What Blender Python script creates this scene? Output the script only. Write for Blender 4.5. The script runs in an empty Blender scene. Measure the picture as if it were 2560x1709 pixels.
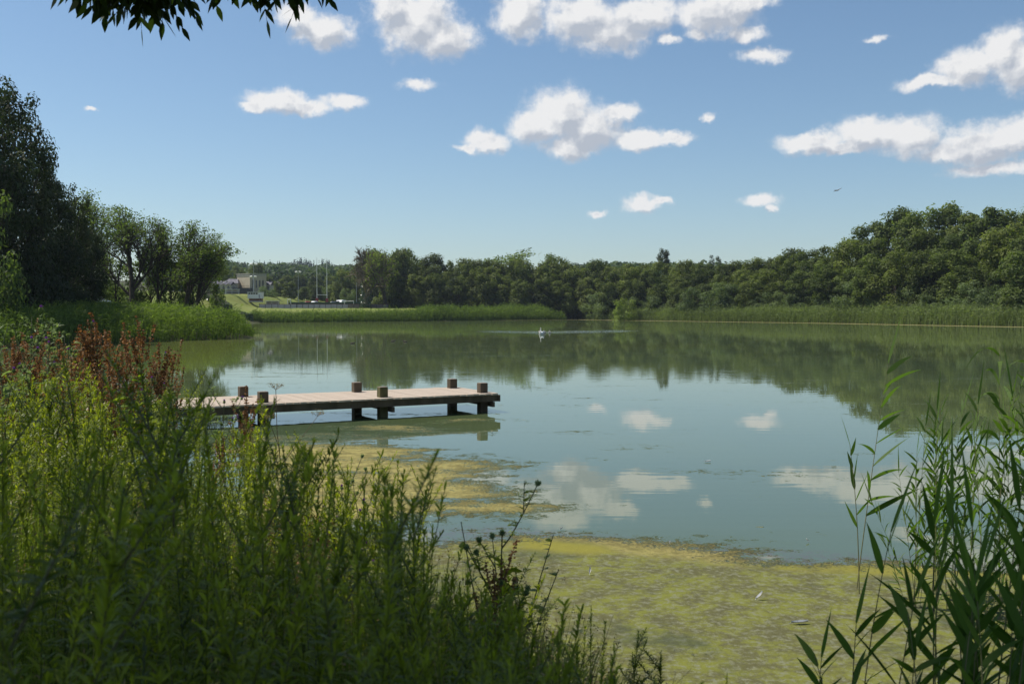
import bpy, math, random
import numpy as np
from mathutils import Vector, Matrix
C = bpy.context.scene.collection
R = math.radians
# ------------------------------------------------------------------ camera, world, sun
FPX = 35 / 36 * 2560
CAM_H = 2.1
PITCH = math.atan(75.5 / FPX)
cd = bpy.data.cameras.new('camera'); cam = bpy.data.objects.new('camera', cd); C.objects.link(cam)
cam.location = (0, 0, CAM_H); cam.rotation_euler = (math.pi / 2 - PITCH, 0, 0)
cd.lens = 35; cd.sensor_width = 36; cd.clip_start = .05; cd.clip_end = 6000
cd.dof.use_dof = True; cd.dof.focus_distance = 24; cd.dof.aperture_fstop = 7.1
bpy.context.scene.camera = cam
SUN_AZ, SUN_EL = 72, 57          # degrees to the left of the view, degrees above the horizon
sc = bpy.context.scene
sc.view_settings.view_transform = 'Standard'; sc.view_settings.look = 'None'
sc.view_settings.gamma = 1; sc.view_settings.exposure = 0.20
w = bpy.data.worlds.new('World'); sc.world = w; w.use_nodes = True
def nd(nt, typ, **kw):
    n = nt.nodes.new(typ)
    for k, v in kw.items(): setattr(n, k, v)
    return n
def put(nt, sock, v):
    if isinstance(v, bpy.types.NodeSocket): nt.links.new(v, sock)
    elif v is not None: sock.default_value = v
def mth(nt, op, a, b=None, c=None, clamp=False):
    n = nd(nt, 'ShaderNodeMath', operation=op, use_clamp=clamp)
    put(nt, n.inputs[0], a); put(nt, n.inputs[1], b)
    if c is not None: put(nt, n.inputs[2], c)
    return n.outputs[0]
def vmth(nt, op, a, b=None, c=None, out=0):
    n = nd(nt, 'ShaderNodeVectorMath', operation=op)
    put(nt, n.inputs[0], a); put(nt, n.inputs[1], b)
    if c is not None: put(nt, n.inputs[2], c)
    return n.outputs[out]
def noise(nt, vec, scale, detail=4, rough=.5, dist=0):
    n = nd(nt, 'ShaderNodeTexNoise'); put(nt, n.inputs['Vector'], vec)
    n.inputs['Scale'].default_value = scale; n.inputs['Detail'].default_value = detail
    n.inputs['Roughness'].default_value = rough; n.inputs['Distortion'].default_value = dist
    return n
def mixc(nt, f, a, b, typ='MIX'):
    n = nd(nt, 'ShaderNodeMix', data_type='RGBA', blend_type=typ)
    put(nt, n.inputs[0], f)
    for s, v in ((6, a), (7, b)):
        put(nt, n.inputs[s], v if isinstance(v, bpy.types.NodeSocket) else (*v[:3], 1))
    return n.outputs[2]
def sstep(nt, x, lo, hi, a=0., b=1.):
    n = nd(nt, 'ShaderNodeMapRange', interpolation_type='SMOOTHSTEP')
    put(nt, n.inputs[0], x)
    for i, v in ((1, lo), (2, hi), (3, a), (4, b)): n.inputs[i].default_value = v
    return n.outputs[0]

def make_world():
    nt = w.node_tree; nt.nodes.clear()
    out = nd(nt, 'ShaderNodeOutputWorld')
    sky = nd(nt, 'ShaderNodeTexSky', sky_type='NISHITA', sun_disc=False)
    sky.sun_elevation = R(SUN_EL); sky.sun_rotation = R(-SUN_AZ)
    sky.altitude = 60; sky.air_density = 1.0; sky.dust_density = .55; sky.ozone_density = 1.2
    tc = nd(nt, 'ShaderNodeTexCoord')
    nt.links.new(tc.outputs['Generated'], sky.inputs['Vector'])
    sep = nd(nt, 'ShaderNodeSeparateXYZ'); nt.links.new(tc.outputs['Generated'], sep.inputs[0])
    az = mth(nt, 'ARCTAN2', sep.outputs[0], sep.outputs[1])
    el = mth(nt, 'ARCSINE', sep.outputs[2])
    cb = nd(nt, 'ShaderNodeCombineXYZ'); put(nt, cb.inputs[0], az); put(nt, cb.inputs[1], el)
    P = cb.outputs[0]
    wn = noise(nt, P, 34, 6, .62)
    wv = vmth(nt, 'MULTIPLY_ADD', wn.outputs['Color'], (.030, .022, 0), (-.015, -.011, 0))
    W = vmth(nt, 'ADD', P, wv)
    # clouds: azimuth, elevation and radii in thousandths of a radian
    K = []
    def cl(px, py, rx, ry, wt=1.):
        k = 1.0898
        x, y = px * k, py * k
        dx = (x - 1280) / FPX; dy = (854.5 - y) / FPX
        d = Vector((dx, math.cos(PITCH) + dy * math.sin(PITCH), -math.sin(PITCH) + dy * math.cos(PITCH))).normalized()
        a = math.atan2(d.x, d.y); e = math.asin(d.z)
        ca = math.cos(math.atan(dx)) ** 2
        K.append((a, e, rx * k / FPX * ca ** .8, ry * k / FPX * math.cos(e), wt))
    for c in [(1290, 262, 84, 62), (1235, 295, 72, 46), (1350, 292, 92, 52), (1410, 262, 52, 24), (1310, 338, 70, 30), (1470, 322, 76, 24), (1545, 318, 46, 17),
              (1115, 326, 52, 28), (1075, 340, 36, 9), (640, 232, 78, 26), (700, 248, 76, 18), (790, 236, 50, 20), (590, 243, 42, 12), (955, 194, 56, 20, .75),
              (740, 72, 78, 38), (680, 40, 60, 28), (960, 50, 98, 74), (1020, 92, 76, 46), (905, 22, 60, 42), (1195, 34, 64, 62), (1330, 42, 92, 56),
              (1400, 78, 100, 42), (1470, 35, 90, 46), (1535, 95, 40, 18, .6), (1640, 30, 100, 46), (1600, 74, 40, 20, .7), (1700, 5, 80, 26),
              (1708, 76, 54, 24, .8), (1748, 124, 74, 22, .62), (2225, 155, 78, 44), (2300, 118, 62, 52), (2140, 188, 82, 17), (2350, 150, 82, 62),
              (1860, 326, 78, 22), (1990, 312, 92, 42), (2085, 312, 84, 42), (1930, 342, 100, 18), (2250, 335, 110, 46), (2330, 315, 90, 40), (2175, 352, 66, 18),
              (2280, 388, 125, 20, .8), (1472, 468, 46, 22), (1512, 466, 26, 9), (1742, 463, 50, 16, .9), (1776, 478, 20, 12, .6), (1368, 488, 30, 11, .7),
              (1627, 267, 24, 15, .7), (213, 254, 26, 7, .5), (2010, 90, 50, 12, .4), (1480, -60, 700, 40, .8)]: cl(*c)
    for i in range(16):      # the rest of the sky, away from the photographed part
        a = R(60 + i * 15.5 + 5 * math.sin(i * 3)); K.append((a if a < math.pi else a - 2 * math.pi, R(14 + 17 * abs(math.sin(i * 2.1))), R(5 + 3 * abs(math.sin(i * 5))), R(2.2 + 1.2 * abs(math.cos(i))), 1))
    def field(W_):
        m = None
        for a, e, rx, ry, wt in K:
            rx *= 1.0; ry *= 1.0
            v = vmth(nt, 'MULTIPLY_ADD', W_, (1 / rx, 1 / ry, 0), (-a / rx, -e / ry, 0))
            l = vmth(nt, 'LENGTH', v, out=1)
            if wt < 1: l = mth(nt, 'ADD', l, (1 - wt) * .75)
            m = l if m is None else mth(nt, 'SMOOTH_MIN', m, l, .24)
        return mth(nt, 'SUBTRACT', 1, m)
    D = field(W); Du = field(vmth(nt, 'ADD', W, (-.006, .013, 0)))
    n1 = noise(nt, P, 44, 9, .60); n2 = noise(nt, vmth(nt, 'ADD', P, (-.004, .006, 0)), 44, 7, .58)
    D2 = mth(nt, 'ADD', D, mth(nt, 'MULTIPLY_ADD', n1.outputs[0], .95, -.475))
    n3 = noise(nt, P, 130, 6, .62); D2 = mth(nt, 'ADD', D2, mth(nt, 'MULTIPLY_ADD', n3.outputs[0], .55, -.275))
    mask = mth(nt, 'POWER', sstep(nt, D2, -.36, .46), 1.5)
    emb = mth(nt, 'SUBTRACT', n1.outputs[0], n2.outputs[0])
    sl = nd(nt, 'ShaderNodeClamp'); nt.links.new(mth(nt, 'SUBTRACT', Du, D), sl.inputs[0]); sl.inputs[1].default_value = -.4; sl.inputs[2].default_value = .4
    nlow = noise(nt, P, 20, 3, .5)
    deep = mth(nt, 'MULTIPLY', sstep(nt, D, .05, .7), sstep(nt, nlow.outputs[0], .36, .58, .25, 1.))
    lit = mth(nt, 'SUBTRACT', mth(nt, 'MULTIPLY_ADD', emb, 2.2, .86), mth(nt, 'MULTIPLY_ADD', sl.outputs[0], 1.9, mth(nt, 'MULTIPLY', deep, .85)), clamp=True)
    ccol = mixc(nt, lit, (4.7, 5.1, 5.8), (8.8, 8.75, 8.7))
    mask = mth(nt, 'MULTIPLY', mask, .97)
    hs = nd(nt, 'ShaderNodeHueSaturation'); hs.inputs['Hue'].default_value = .498; hs.inputs['Saturation'].default_value = 1.02; hs.inputs['Value'].default_value = 1.06; nt.links.new(sky.outputs[0], hs.inputs['Color'])
    skyc = mixc(nt, 1, hs.outputs[0], (.90, 1.0, 1.06), 'MULTIPLY')     # white balance of the photograph
    col = mixc(nt, mask, skyc, ccol)
    bg = nd(nt, 'ShaderNodeBackground'); nt.links.new(col, bg.inputs[0]); bg.inputs[1].default_value = .088
    nt.links.new(bg.outputs[0], out.inputs[0])
    w.cycles.sampling_method = 'MANUAL'; w.cycles.sample_map_resolution = 512
make_world()
sd = bpy.data.lights.new('sun', 'SUN'); sd.energy = 4.8; sd.angle = R(.55); sd.color = (1, .94, .84)
sun = bpy.data.objects.new('sun', sd); C.objects.link(sun)
sdir = Vector((-math.sin(R(SUN_AZ)) * math.cos(R(SUN_EL)), math.cos(R(SUN_AZ)) * math.cos(R(SUN_EL)), math.sin(R(SUN_EL))))
sun.rotation_euler = sdir.to_track_quat('Z', 'Y').to_euler(); sun.location = (-40, 10, 60)
sc.cycles.max_bounces = 6; sc.cycles.diffuse_bounces = 2; sc.cycles.glossy_bounces = 3; sc.cycles.transmission_bounces = 4
sc.cycles.transparent_max_bounces = 6; sc.cycles.volume_bounces = 0

# ------------------------------------------------------------------ pixel to world helpers
def ray(px, py):
    dx = (px - 1280) / FPX; dy = (854.5 - py) / FPX
    return (dx, math.cos(PITCH) + dy * math.sin(PITCH), -math.sin(PITCH) + dy * math.cos(PITCH))
def at(px, py, Y):
    d = ray(px, py); t = Y / d[1]; return Vector((d[0] * t, Y, CAM_H + d[2] * t))
def gnd(px, py, z=0.):
    d = ray(px, py); t = (z - CAM_H) / d[2]; return Vector((d[0] * t, d[1] * t, z))
def topx(x, y, z):
    q = z - CAM_H; c, s = math.cos(PITCH), math.sin(PITCH)
    dep = y * c - q * s; up = y * s + q * c
    dep = np.where(dep < .05, .05, dep) if isinstance(dep, np.ndarray) else max(dep, .05)
    return 1280 + FPX * x / dep, 854.5 - FPX * up / dep

# ------------------------------------------------------------------ object helpers
def tag(o, label=None, cat=None, group=None, kind=None):
    if label: o['label'] = label
    if cat: o['category'] = cat
    if group: o['group'] = group
    if kind: o['kind'] = kind
    return o
def link(o, parent=None):
    C.objects.link(o)
    if parent is not None: o.parent = parent
    return o
def empty(name, loc=(0, 0, 0), rz=0, scale=1, tilt=(0, 0)):
    o = bpy.data.objects.new(name, None); o.empty_display_size = .2; C.objects.link(o)
    o.location = loc; o.rotation_euler = (tilt[0], tilt[1], rz)
    o.scale = (scale, scale, scale) if not isinstance(scale, tuple) else scale
    return o
class Geo:
    """collects quads with a per-vertex tint and links them as one mesh"""
    def __init__(s): s.v = []; s.f = []; s.t = []; s.n = 0
    def add(s, V, F, T=.5):
        V = np.asarray(V, float).reshape(-1, 3); F = np.asarray(F, int).reshape(-1, 4)
        s.v.append(V); s.f.append(F + s.n); s.n += len(V)
        s.t.append(np.full(len(V), T) if np.isscalar(T) else np.asarray(T, float).reshape(-1))
        return s
    def mesh(s, name, mat, smooth=False):
        me = bpy.data.meshes.new(name)
        V = np.concatenate(s.v); F = np.concatenate(s.f); T = np.concatenate(s.t)
        me.vertices.add(len(V)); me.vertices.foreach_set('co', V.ravel().astype(np.float32))
        me.loops.add(F.size); me.loops.foreach_set('vertex_index', F.ravel().astype(np.int32))
        me.polygons.add(len(F)); me.polygons.foreach_set('loop_start', (np.arange(len(F)) * 4).astype(np.int32))
        me.polygons.foreach_set('loop_total', np.full(len(F), 4, np.int32))
        me.polygons.foreach_set('use_smooth', np.full(len(F), bool(smooth)))
        a = me.attributes.new('tint', 'FLOAT', 'POINT'); a.data.foreach_set('value', T.astype(np.float32))
        me.update(calc_edges=True)
        if mat: me.materials.append(mat)
        return me
    def obj(s, name, mat, parent=None, smooth=False):
        return link(bpy.data.objects.new(name, s.mesh(name, mat, smooth)), parent)
    def box(s, x0, x1, y0, y1, z0, z1, T=.5, M=None):
        V = np.array([(x, y, z) for z in (z0, z1) for y in (y0, y1) for x in (x0, x1)], float)
        if M is not None: V = V @ np.array(M.to_3x3()).T + np.array(M.translation)
        return s.add(V, [(0, 2, 3, 1), (4, 5, 7, 6), (0, 1, 5, 4), (2, 6, 7, 3), (0, 4, 6, 2), (1, 3, 7, 5)], T)
    def prism(s, pts, y0, y1, T=.5):
        """closed outline in x,z (any number of points, convex fan from the centre) extruded along y"""
        n = len(pts); c = np.mean(pts, axis=0)
        V = [(p[0], y0, p[1]) for p in pts] + [(p[0], y1, p[1]) for p in pts] + [(c[0], y0, c[1]), (c[0], y1, c[1])]
        F = [(i, (i + 1) % n, n + (i + 1) % n, n + i) for i in range(n)]
        for i in range(n):
            j = (i + 1) % n
            F.append((j, i, 2 * n, 2 * n)); F.append((n + i, n + j, 2 * n + 1, 2 * n + 1))
        F2 = []
        V = [list(v) for v in V]
        for f in F:
            if f[2] == f[3]:      # split the fan triangle as a quad with its edge midpoint
                a, b, c2 = f[0], f[1], f[2]
                mid = [(V[a][k] + V[b][k]) / 2 for k in range(3)]
                V.append(mid); F2.append((a, len(V) - 1, b, c2))
            else: F2.append(f)
        return s.add(V, F2, T)
def tubes(g, P, Rr, sides=5, T=.5):
    """P (N,K,3) centre lines, Rr (N,K) radii"""
    P = np.asarray(P, float); Rr = np.asarray(Rr, float); N, K, _ = P.shape
    D = np.gradient(P, axis=1); D /= np.linalg.norm(D, axis=2, keepdims=True) + 1e-9
    ref = np.where(np.abs(D[..., 2:3]) > .9, np.array([1., 0, 0]), np.array([0., 0, 1.]))
    A = np.cross(D, ref); A /= np.linalg.norm(A, axis=2, keepdims=True) + 1e-9
    B = np.cross(D, A)
    th = np.arange(sides) / sides * 2 * np.pi
    V = P[:, :, None] + Rr[:, :, None, None] * (A[:, :, None] * np.cos(th)[:, None] + B[:, :, None] * np.sin(th)[:, None])
    i = np.arange(N)[:, None, None] * K * sides + np.arange(K - 1)[None, :, None] * sides
    a = np.arange(sides)[None, None]; b = (a + 1) % sides
    F = np.stack([i + a, i + b, i + sides + b, i + sides + a], -1)
    t = T if np.isscalar(T) else np.repeat(np.asarray(T), K * sides)
    return g.add(V, F, t)
def strips(g, base, d, L, W, droop, T, nseg=3, prof=None, side=None, rng=None, bend=None):
    """leaf blades: N strips of nseg quads"""
    base = np.asarray(base, float); d = np.asarray(d, float); N = len(base)
    d = d / (np.linalg.norm(d, axis=1, keepdims=True) + 1e-9)
    L = np.broadcast_to(L, (N,)).astype(float); W = np.broadcast_to(W, (N,)).astype(float); droop = np.broadcast_to(droop, (N,)).astype(float)
    t = np.linspace(0, 1, nseg + 1)
    if prof is None: prof = np.clip(1 - t ** 2, .02, 1)
    prof = np.asarray(prof)
    cl = base[:, None] + d[:, None] * (L[:, None] * t)[..., None]
    cl[..., 2] -= droop[:, None] * L[:, None] * t ** 2
    if bend is not None: cl += bend[:, None] * (L[:, None] * t ** 2)[..., None]
    if side is None:
        rv = rng.normal(size=(N, 3)); side = np.cross(d, rv)
    side = side / (np.linalg.norm(side, axis=1, keepdims=True) + 1e-9)
    off = side[:, None] * (W[:, None] * prof[None] * .5)[..., None]
    V = np.stack([cl - off, cl + off], 2)
    i = np.arange(N)[:, None] * (nseg + 1) * 2 + np.arange(nseg)[None] * 2
    F = np.stack([i, i + 1, i + 3, i + 2], -1)
    return g.add(V, F, T if np.isscalar(T) else np.repeat(np.asarray(T), (nseg + 1) * 2))
def rhombs(g, c, n, size, T, rng, aspect=.55):
    c = np.asarray(c, float); N = len(c); n = n / (np.linalg.norm(n, axis=1, keepdims=True) + 1e-9)
    a = np.cross(n, rng.normal(size=(N, 3))); a /= np.linalg.norm(a, axis=1, keepdims=True) + 1e-9
    b = np.cross(n, a); size = np.broadcast_to(size, (N,))[:, None]
    V = np.stack([c - a * size * .5, c - b * size * aspect * .5 + a * size * .06, c + a * size * .5, c + b * size * aspect * .5 + a * size * .06], 1)
    F = np.arange(N)[:, None] * 4 + np.arange(4)
    return g.add(V, F, np.repeat(np.broadcast_to(T, (N,)), 4))

# ------------------------------------------------------------------ materials
def newmat(name):
    m = bpy.data.materials.new(name); m.use_nodes = True; nt = m.node_tree; nt.nodes.clear()
    return m, nt, nd(nt, 'ShaderNodeOutputMaterial')
def leafmat(name, dark, light, trans=.35, tcol=None, spec=.14, rough=.6, vary=.42):
    m, nt, out = newmat(name)
    at_ = nd(nt, 'ShaderNodeAttribute', attribute_name='tint')
    oi = nd(nt, 'ShaderNodeObjectInfo')
    f = mth(nt, 'ADD', at_.outputs['Fac'], mth(nt, 'MULTIPLY_ADD', oi.outputs['Random'], vary, -vary / 2), clamp=True)
    col = mixc(nt, f, dark, light)
    if vary:      # leaf colour differs a little from plant to plant
        r2 = mth(nt, 'FRACT', mth(nt, 'MULTIPLY', oi.outputs['Random'], 7.31))
        col = mixc(nt, mth(nt, 'MULTIPLY', r2, .55), col, mixc(nt, 1, col, (.93, .97, 1.22), 'MULTIPLY'))
    p = nd(nt, 'ShaderNodeBsdfPrincipled'); nt.links.new(col, p.inputs['Base Color'])
    p.inputs['Roughness'].default_value = rough; p.inputs['Specular IOR Level'].default_value = spec
    if trans > 0:
        tr = nd(nt, 'ShaderNodeBsdfTranslucent')
        nt.links.new(mixc(nt, 1, col, tcol or (1.5, 1.7, .6), 'MULTIPLY'), tr.inputs[0])
        mx = nd(nt, 'ShaderNodeMixShader'); mx.inputs[0].default_value = trans
        nt.links.new(p.outputs[0], mx.inputs[1]); nt.links.new(tr.outputs[0], mx.inputs[2]); nt.links.new(mx.outputs[0], out.inputs[0])
    else: nt.links.new(p.outputs[0], out.inputs[0])
    return m
def solid(name, col, rough=.7, col2=None, scale=4, spec=.4, metal=0, stretch=None, bump=0, bscale=None):
    m, nt, out = newmat(name)
    p = nd(nt, 'ShaderNodeBsdfPrincipled'); p.inputs['Roughness'].default_value = rough
    p.inputs['Specular IOR Level'].default_value = spec; p.inputs['Metallic'].default_value = metal
    tc = nd(nt, 'ShaderNodeTexCoord'); v = tc.outputs['Object']
    if stretch: v = vmth(nt, 'MULTIPLY', v, stretch)
    n = noise(nt, v, scale, 6, .6)
    c2 = col2 or tuple(c * .75 for c in col)
    nt.links.new(mixc(nt, sstep(nt, n.outputs[0], .35, .65), col, c2), p.inputs['Base Color'])
    if bump:
        n2 = noise(nt, v, bscale or scale * 4, 4); b = nd(nt, 'ShaderNodeBump'); b.inputs['Strength'].default_value = bump
        b.inputs['Distance'].default_value = .02
        nt.links.new(n2.outputs[0], b.inputs['Height']); nt.links.new(b.outputs[0], p.inputs['Normal'])
    nt.links.new(p.outputs[0], out.inputs[0]); return m
M = {}
M['wood_leaf'] = leafmat('wood_leaf', (.034, .050, .012), (.160, .188, .042), .36)
M['layer_leaf'] = leafmat('layer_leaf', (.034, .052, .013), (.152, .188, .044), .38)
M['willow_leaf'] = leafmat('willow_leaf', (.055, .080, .028), (.170, .215, .080), .34)
M['yellow_leaf'] = leafmat('yellow_leaf', (.08, .11, .018), (.21, .26, .055), .38)
M['dark_leaf'] = leafmat('dark_leaf', (.018, .028, .010), (.060, .080, .026), .22)
M['airy_leaf'] = leafmat('airy_leaf', (.050, .075, .022), (.175, .220, .065), .45)
M['hill_leaf'] = leafmat('hill_leaf', (.036, .060, .022), (.130, .175, .055), .3)
M['pine_leaf'] = leafmat('pine_leaf', (.012, .026, .014), (.032, .052, .024), .1)
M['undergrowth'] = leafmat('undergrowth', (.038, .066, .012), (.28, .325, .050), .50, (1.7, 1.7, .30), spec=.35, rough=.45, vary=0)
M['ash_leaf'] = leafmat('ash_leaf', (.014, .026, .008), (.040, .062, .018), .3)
M['reed_far'] = leafmat('reed_far', (.075, .100, .036), (.225, .27, .11), .38, vary=0)
M['reed_bright'] = leafmat('reed_bright', (.050, .082, .018), (.175, .235, .058), .42, vary=0)
M['reed_leaf'] = leafmat('reed_leaf', (.042, .076, .018), (.130, .190, .048), .35, (1.5, 1.9, .4))
M['reed_stem'] = solid('reed_stem', (.22, .19, .09), .6, (.12, .14, .05), 6)
M['plant_leaf'] = leafmat('plant_leaf', (.045, .075, .012), (.29, .335, .050), .50, (1.7, 1.7, .30), spec=.35, rough=.45, vary=.5)
M['pale_leaf'] = leafmat('pale_leaf', (.12, .16, .07), (.28, .34, .17), .35, spec=.25)
M['lime_leaf'] = leafmat('lime_leaf', (.12, .19, .02), (.26, .33, .035), .5, (1.6, 1.7, .3))
M['stem'] = solid('stem', (.08, .11, .04), .6, (.12, .10, .05), 8)
M['dry_stem'] = solid('dry_stem', (.16, .11, .06), .7, (.10, .06, .035), 8)
M['rust'] = leafmat('rust', (.10, .050, .022), (.38, .215, .095), .25, (1.5, 1.1, .6), vary=.5)
M['umbel'] = leafmat('umbel', (.16, .11, .06), (.35, .28, .17), .2)
M['purple'] = leafmat('purple', (.16, .05, .22), (.36, .12, .48), .3, (1.2, 1, 1.3))
M['grass'] = leafmat('grass', (.07, .11, .020), (.30, .36, .085), .48, (1.5, 1.6, .5), vary=0)
M['straw'] = leafmat('straw', (.18, .13, .06), (.42, .34, .18), .3, (1.2, 1.1, .8), vary=0)
M['bark'] = solid('bark', (.085, .070, .052), .9, (.045, .037, .028), 3, spec=.2, bump=.5)
M['pale_bark'] = solid('pale_bark', (.20, .17, .13), .9, (.10, .085, .06), 2, spec=.2)
M['hedge_leaf'] = leafmat('hedge_leaf', (.03, .055, .012), (.12, .165, .04), .15, spec=.6, rough=.35)

# ------------------------------------------------------------------ terrain
SHORE = [(-8.6, 15.9), (-6.2, 14.0), (-4.6, 12.0), (-3.1, 9.5), (-1.7, 7.2), (-.6, 5.6), (.3, 4.6), (1.1, 4.0), (2.2, 3.4), (3.6, 3.2), (5.5, 3.6), (9, 4), (20, 6), (45, 10), (80, 30), (110, 60), (108, 92),
         (84, 120), (71.5, 137.6), (58.5, 183), (41, 218), (22, 256), (19, 300), (15, 300), (13, 261), (0, 250), (-22, 222), (-49, 196), (-45, 160), (-37, 130), (-27, 98),
         (-22, 84), (-20, 78.5), (-24.3, 72), (-28, 58), (-26, 42), (-20, 30), (-14, 21)]
def sdist(x, y, poly=SHORE):
    """distance to the outline, positive outside"""
    x = np.asarray(x, float); y = np.asarray(y, float)
    d = np.full(x.shape, 1e9); inside = np.zeros(x.shape, bool); n = len(poly)
    for i in range(n):
        ax, ay = poly[i]; bx, by = poly[(i + 1) % n]
        ex, ey = bx - ax, by - ay
        t = np.clip(((x - ax) * ex + (y - ay) * ey) / (ex * ex + ey * ey + 1e-12), 0, 1)
        d = np.minimum(d, np.hypot(x - ax - t * ex, y - ay - t * ey))
        cr = ((ay > y) != (by > y)) & (x < ex * (y - ay) / (ey if abs(ey) > 1e-9 else 1e-9) + ax)
        inside ^= cr
    return np.where(inside, -d, d)
def smooth(x, a, b):
    t = np.clip((x - a) / (b - a), 0, 1); return t * t * (3 - 2 * t)
def terr(x, y):
    x = np.asarray(x, float); y = np.asarray(y, float)
    s = sdist(x, y)
    A = .55 + .35 * smooth(-x, 3, 12) * (1 - smooth(y, 20, 50)) + 2.35 * smooth(y, 12, 75)
    k = 1.2 + 9 * smooth(y, 20, 70)
    h = np.where(s < 0, np.maximum(-.7, s * .35), A * (1 - np.exp(-np.maximum(s, 0) / k)))
    pos = s > 0
    ramp = 3.6 * smooth(-x - .05 * (y - 200), 55, 68) * smooth(y, 140, 190) * (1 - smooth(y, 320, 420) * .3)
    left_hill = 5.5 * smooth(y, 275, 350) * smooth(-x, 40, 95)
    hill = 19 * smooth(y, 380, 900) + 3.0 * smooth(y, 310, 420) * np.sin(x * .011 + 1) ** 2 - 10 * smooth(y, 1000, 1800)
    right = 5.0 * smooth(s, 18, 90) * smooth(x, 20, 60)
    flat = smooth(y, 222, 240) * (1 - smooth(y, 325, 345)) * smooth(x, -71, -64) * (1 - smooth(x, -22, -10))
    h = h * (1 - flat) + 2.95 * flat
    h = h + np.where(pos, (1 - flat) * 0 + np.maximum(ramp * (1 - flat), left_hill) + hill * (y > 0) + right, 0)
    h = h + np.where(pos, .05 * np.sin(x * 1.3) * np.sin(y * 1.1) * smooth(s, .5, 3), 0)
    return h
def tz(x, y): return float(terr(np.array([x]), np.array([y]))[0])
def polar_grid(azs, rs):
    A, Rr = np.meshgrid(azs, rs)
    return Rr * np.sin(A), Rr * np.cos(A)
def grid_geo(X, Y, Z, T):
    nr, na = X.shape
    V = np.stack([X, Y, Z], -1)
    i = np.arange(nr - 1)[:, None] * na + np.arange(na - 1)[None]
    F = np.stack([i, i + na, i + na + 1, i + 1], -1)
    g = Geo(); g.add(V, F, T.ravel() if not np.isscalar(T) else T); return g
azs = np.radians(np.concatenate([np.arange(-180, -36, 3), np.arange(-36, 36, .35), np.arange(36, 180.1, 3)])); azs[-1] = np.pi
rs = np.concatenate([[.02], .4 * 1.032 ** np.arange(0, 290)])
X, Y = polar_grid(azs, rs)
def ground_mat():
    m, nt, out = newmat('ground_cover')
    p = nd(nt, 'ShaderNodeBsdfPrincipled'); p.inputs['Roughness'].default_value = .9; p.inputs['Specular IOR Level'].default_value = .15
    tc = nd(nt, 'ShaderNodeTexCoord'); v = tc.outputs['Object']
    a = nd(nt, 'ShaderNodeAttribute', attribute_name='tint')   # 0 = mud and rank growth, 1 = mown lawn
    n1 = noise(nt, v, .08, 6, .6); n2 = noise(nt, v, 1.4, 6, .65)
    lawn = mixc(nt, sstep(nt, n1.outputs[0], .35, .65), (.145, .185, .034), (.20, .215, .052))
    lawn = mixc(nt, mth(nt, 'MULTIPLY', sstep(nt, n2.outputs[0], .4, .7), .45), lawn, (.10, .135, .028))
    mud = mixc(nt, n2.outputs[0], (.035, .035, .016), (.07, .075, .025))
    nt.links.new(mixc(nt, a.outputs['Fac'], mud, lawn), p.inputs['Base Color'])
    b = nd(nt, 'ShaderNodeBump'); b.inputs['Strength'].default_value = .6; b.inputs['Distance'].default_value = .08
    n3 = noise(nt, v, 9, 4); nt.links.new(n3.outputs[0], b.inputs['Height']); nt.links.new(b.outputs[0], p.inputs['Normal'])
    nt.links.new(p.outputs[0], out.inputs[0]); return m
S = sdist(X, Y)
lawn = smooth(S, 3, 7) * smooth(Y, 60, 80) * (1 - smooth(X - (-30 + (Y - 200) * .3), 0, 12)) * (1 - smooth(Y, 360, 420))
o = grid_geo(X, Y, terr(X, Y), lawn).obj('ground', ground_mat(), smooth=True); tag(o, kind='structure')

# ------------------------------------------------------------------ water
def poly_px(pts): return [(x * 1.0898, y * 1.0898 * 2.5) for x, y in pts]
NEAR_MAT = [(700, 1215), (1000, 1232), (1150, 1228), (1300, 1242), (1500, 1262), (1700, 1278), (1950, 1290), (2350, 1310), (2700, 1330), (2900, 2400), (-300, 2400), (-300, 1400)]
TONGUE = [(560, 1000), (640, 1012), (760, 1004), (860, 1006), (950, 1038), (1090, 1062), (1175, 1082), (1085, 1098), (1130, 1128), (1258, 1152), (1180, 1172), (1010, 1180), (930, 1210), (860, 1240), (560, 1260)]
PATCH1 = [(680, 984), (760, 972), (900, 968), (1010, 962), (1100, 952), (1110, 958), (960, 988), (860, 1000), (740, 992)]
PATCH2 = [(1000, 1030), (1120, 1040), (1060, 1046)]
LEFT_FILM = [(300, 740), (600, 742), (640, 790), (560, 850), (430, 890), (560, 900), (300, 1000)]
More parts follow.
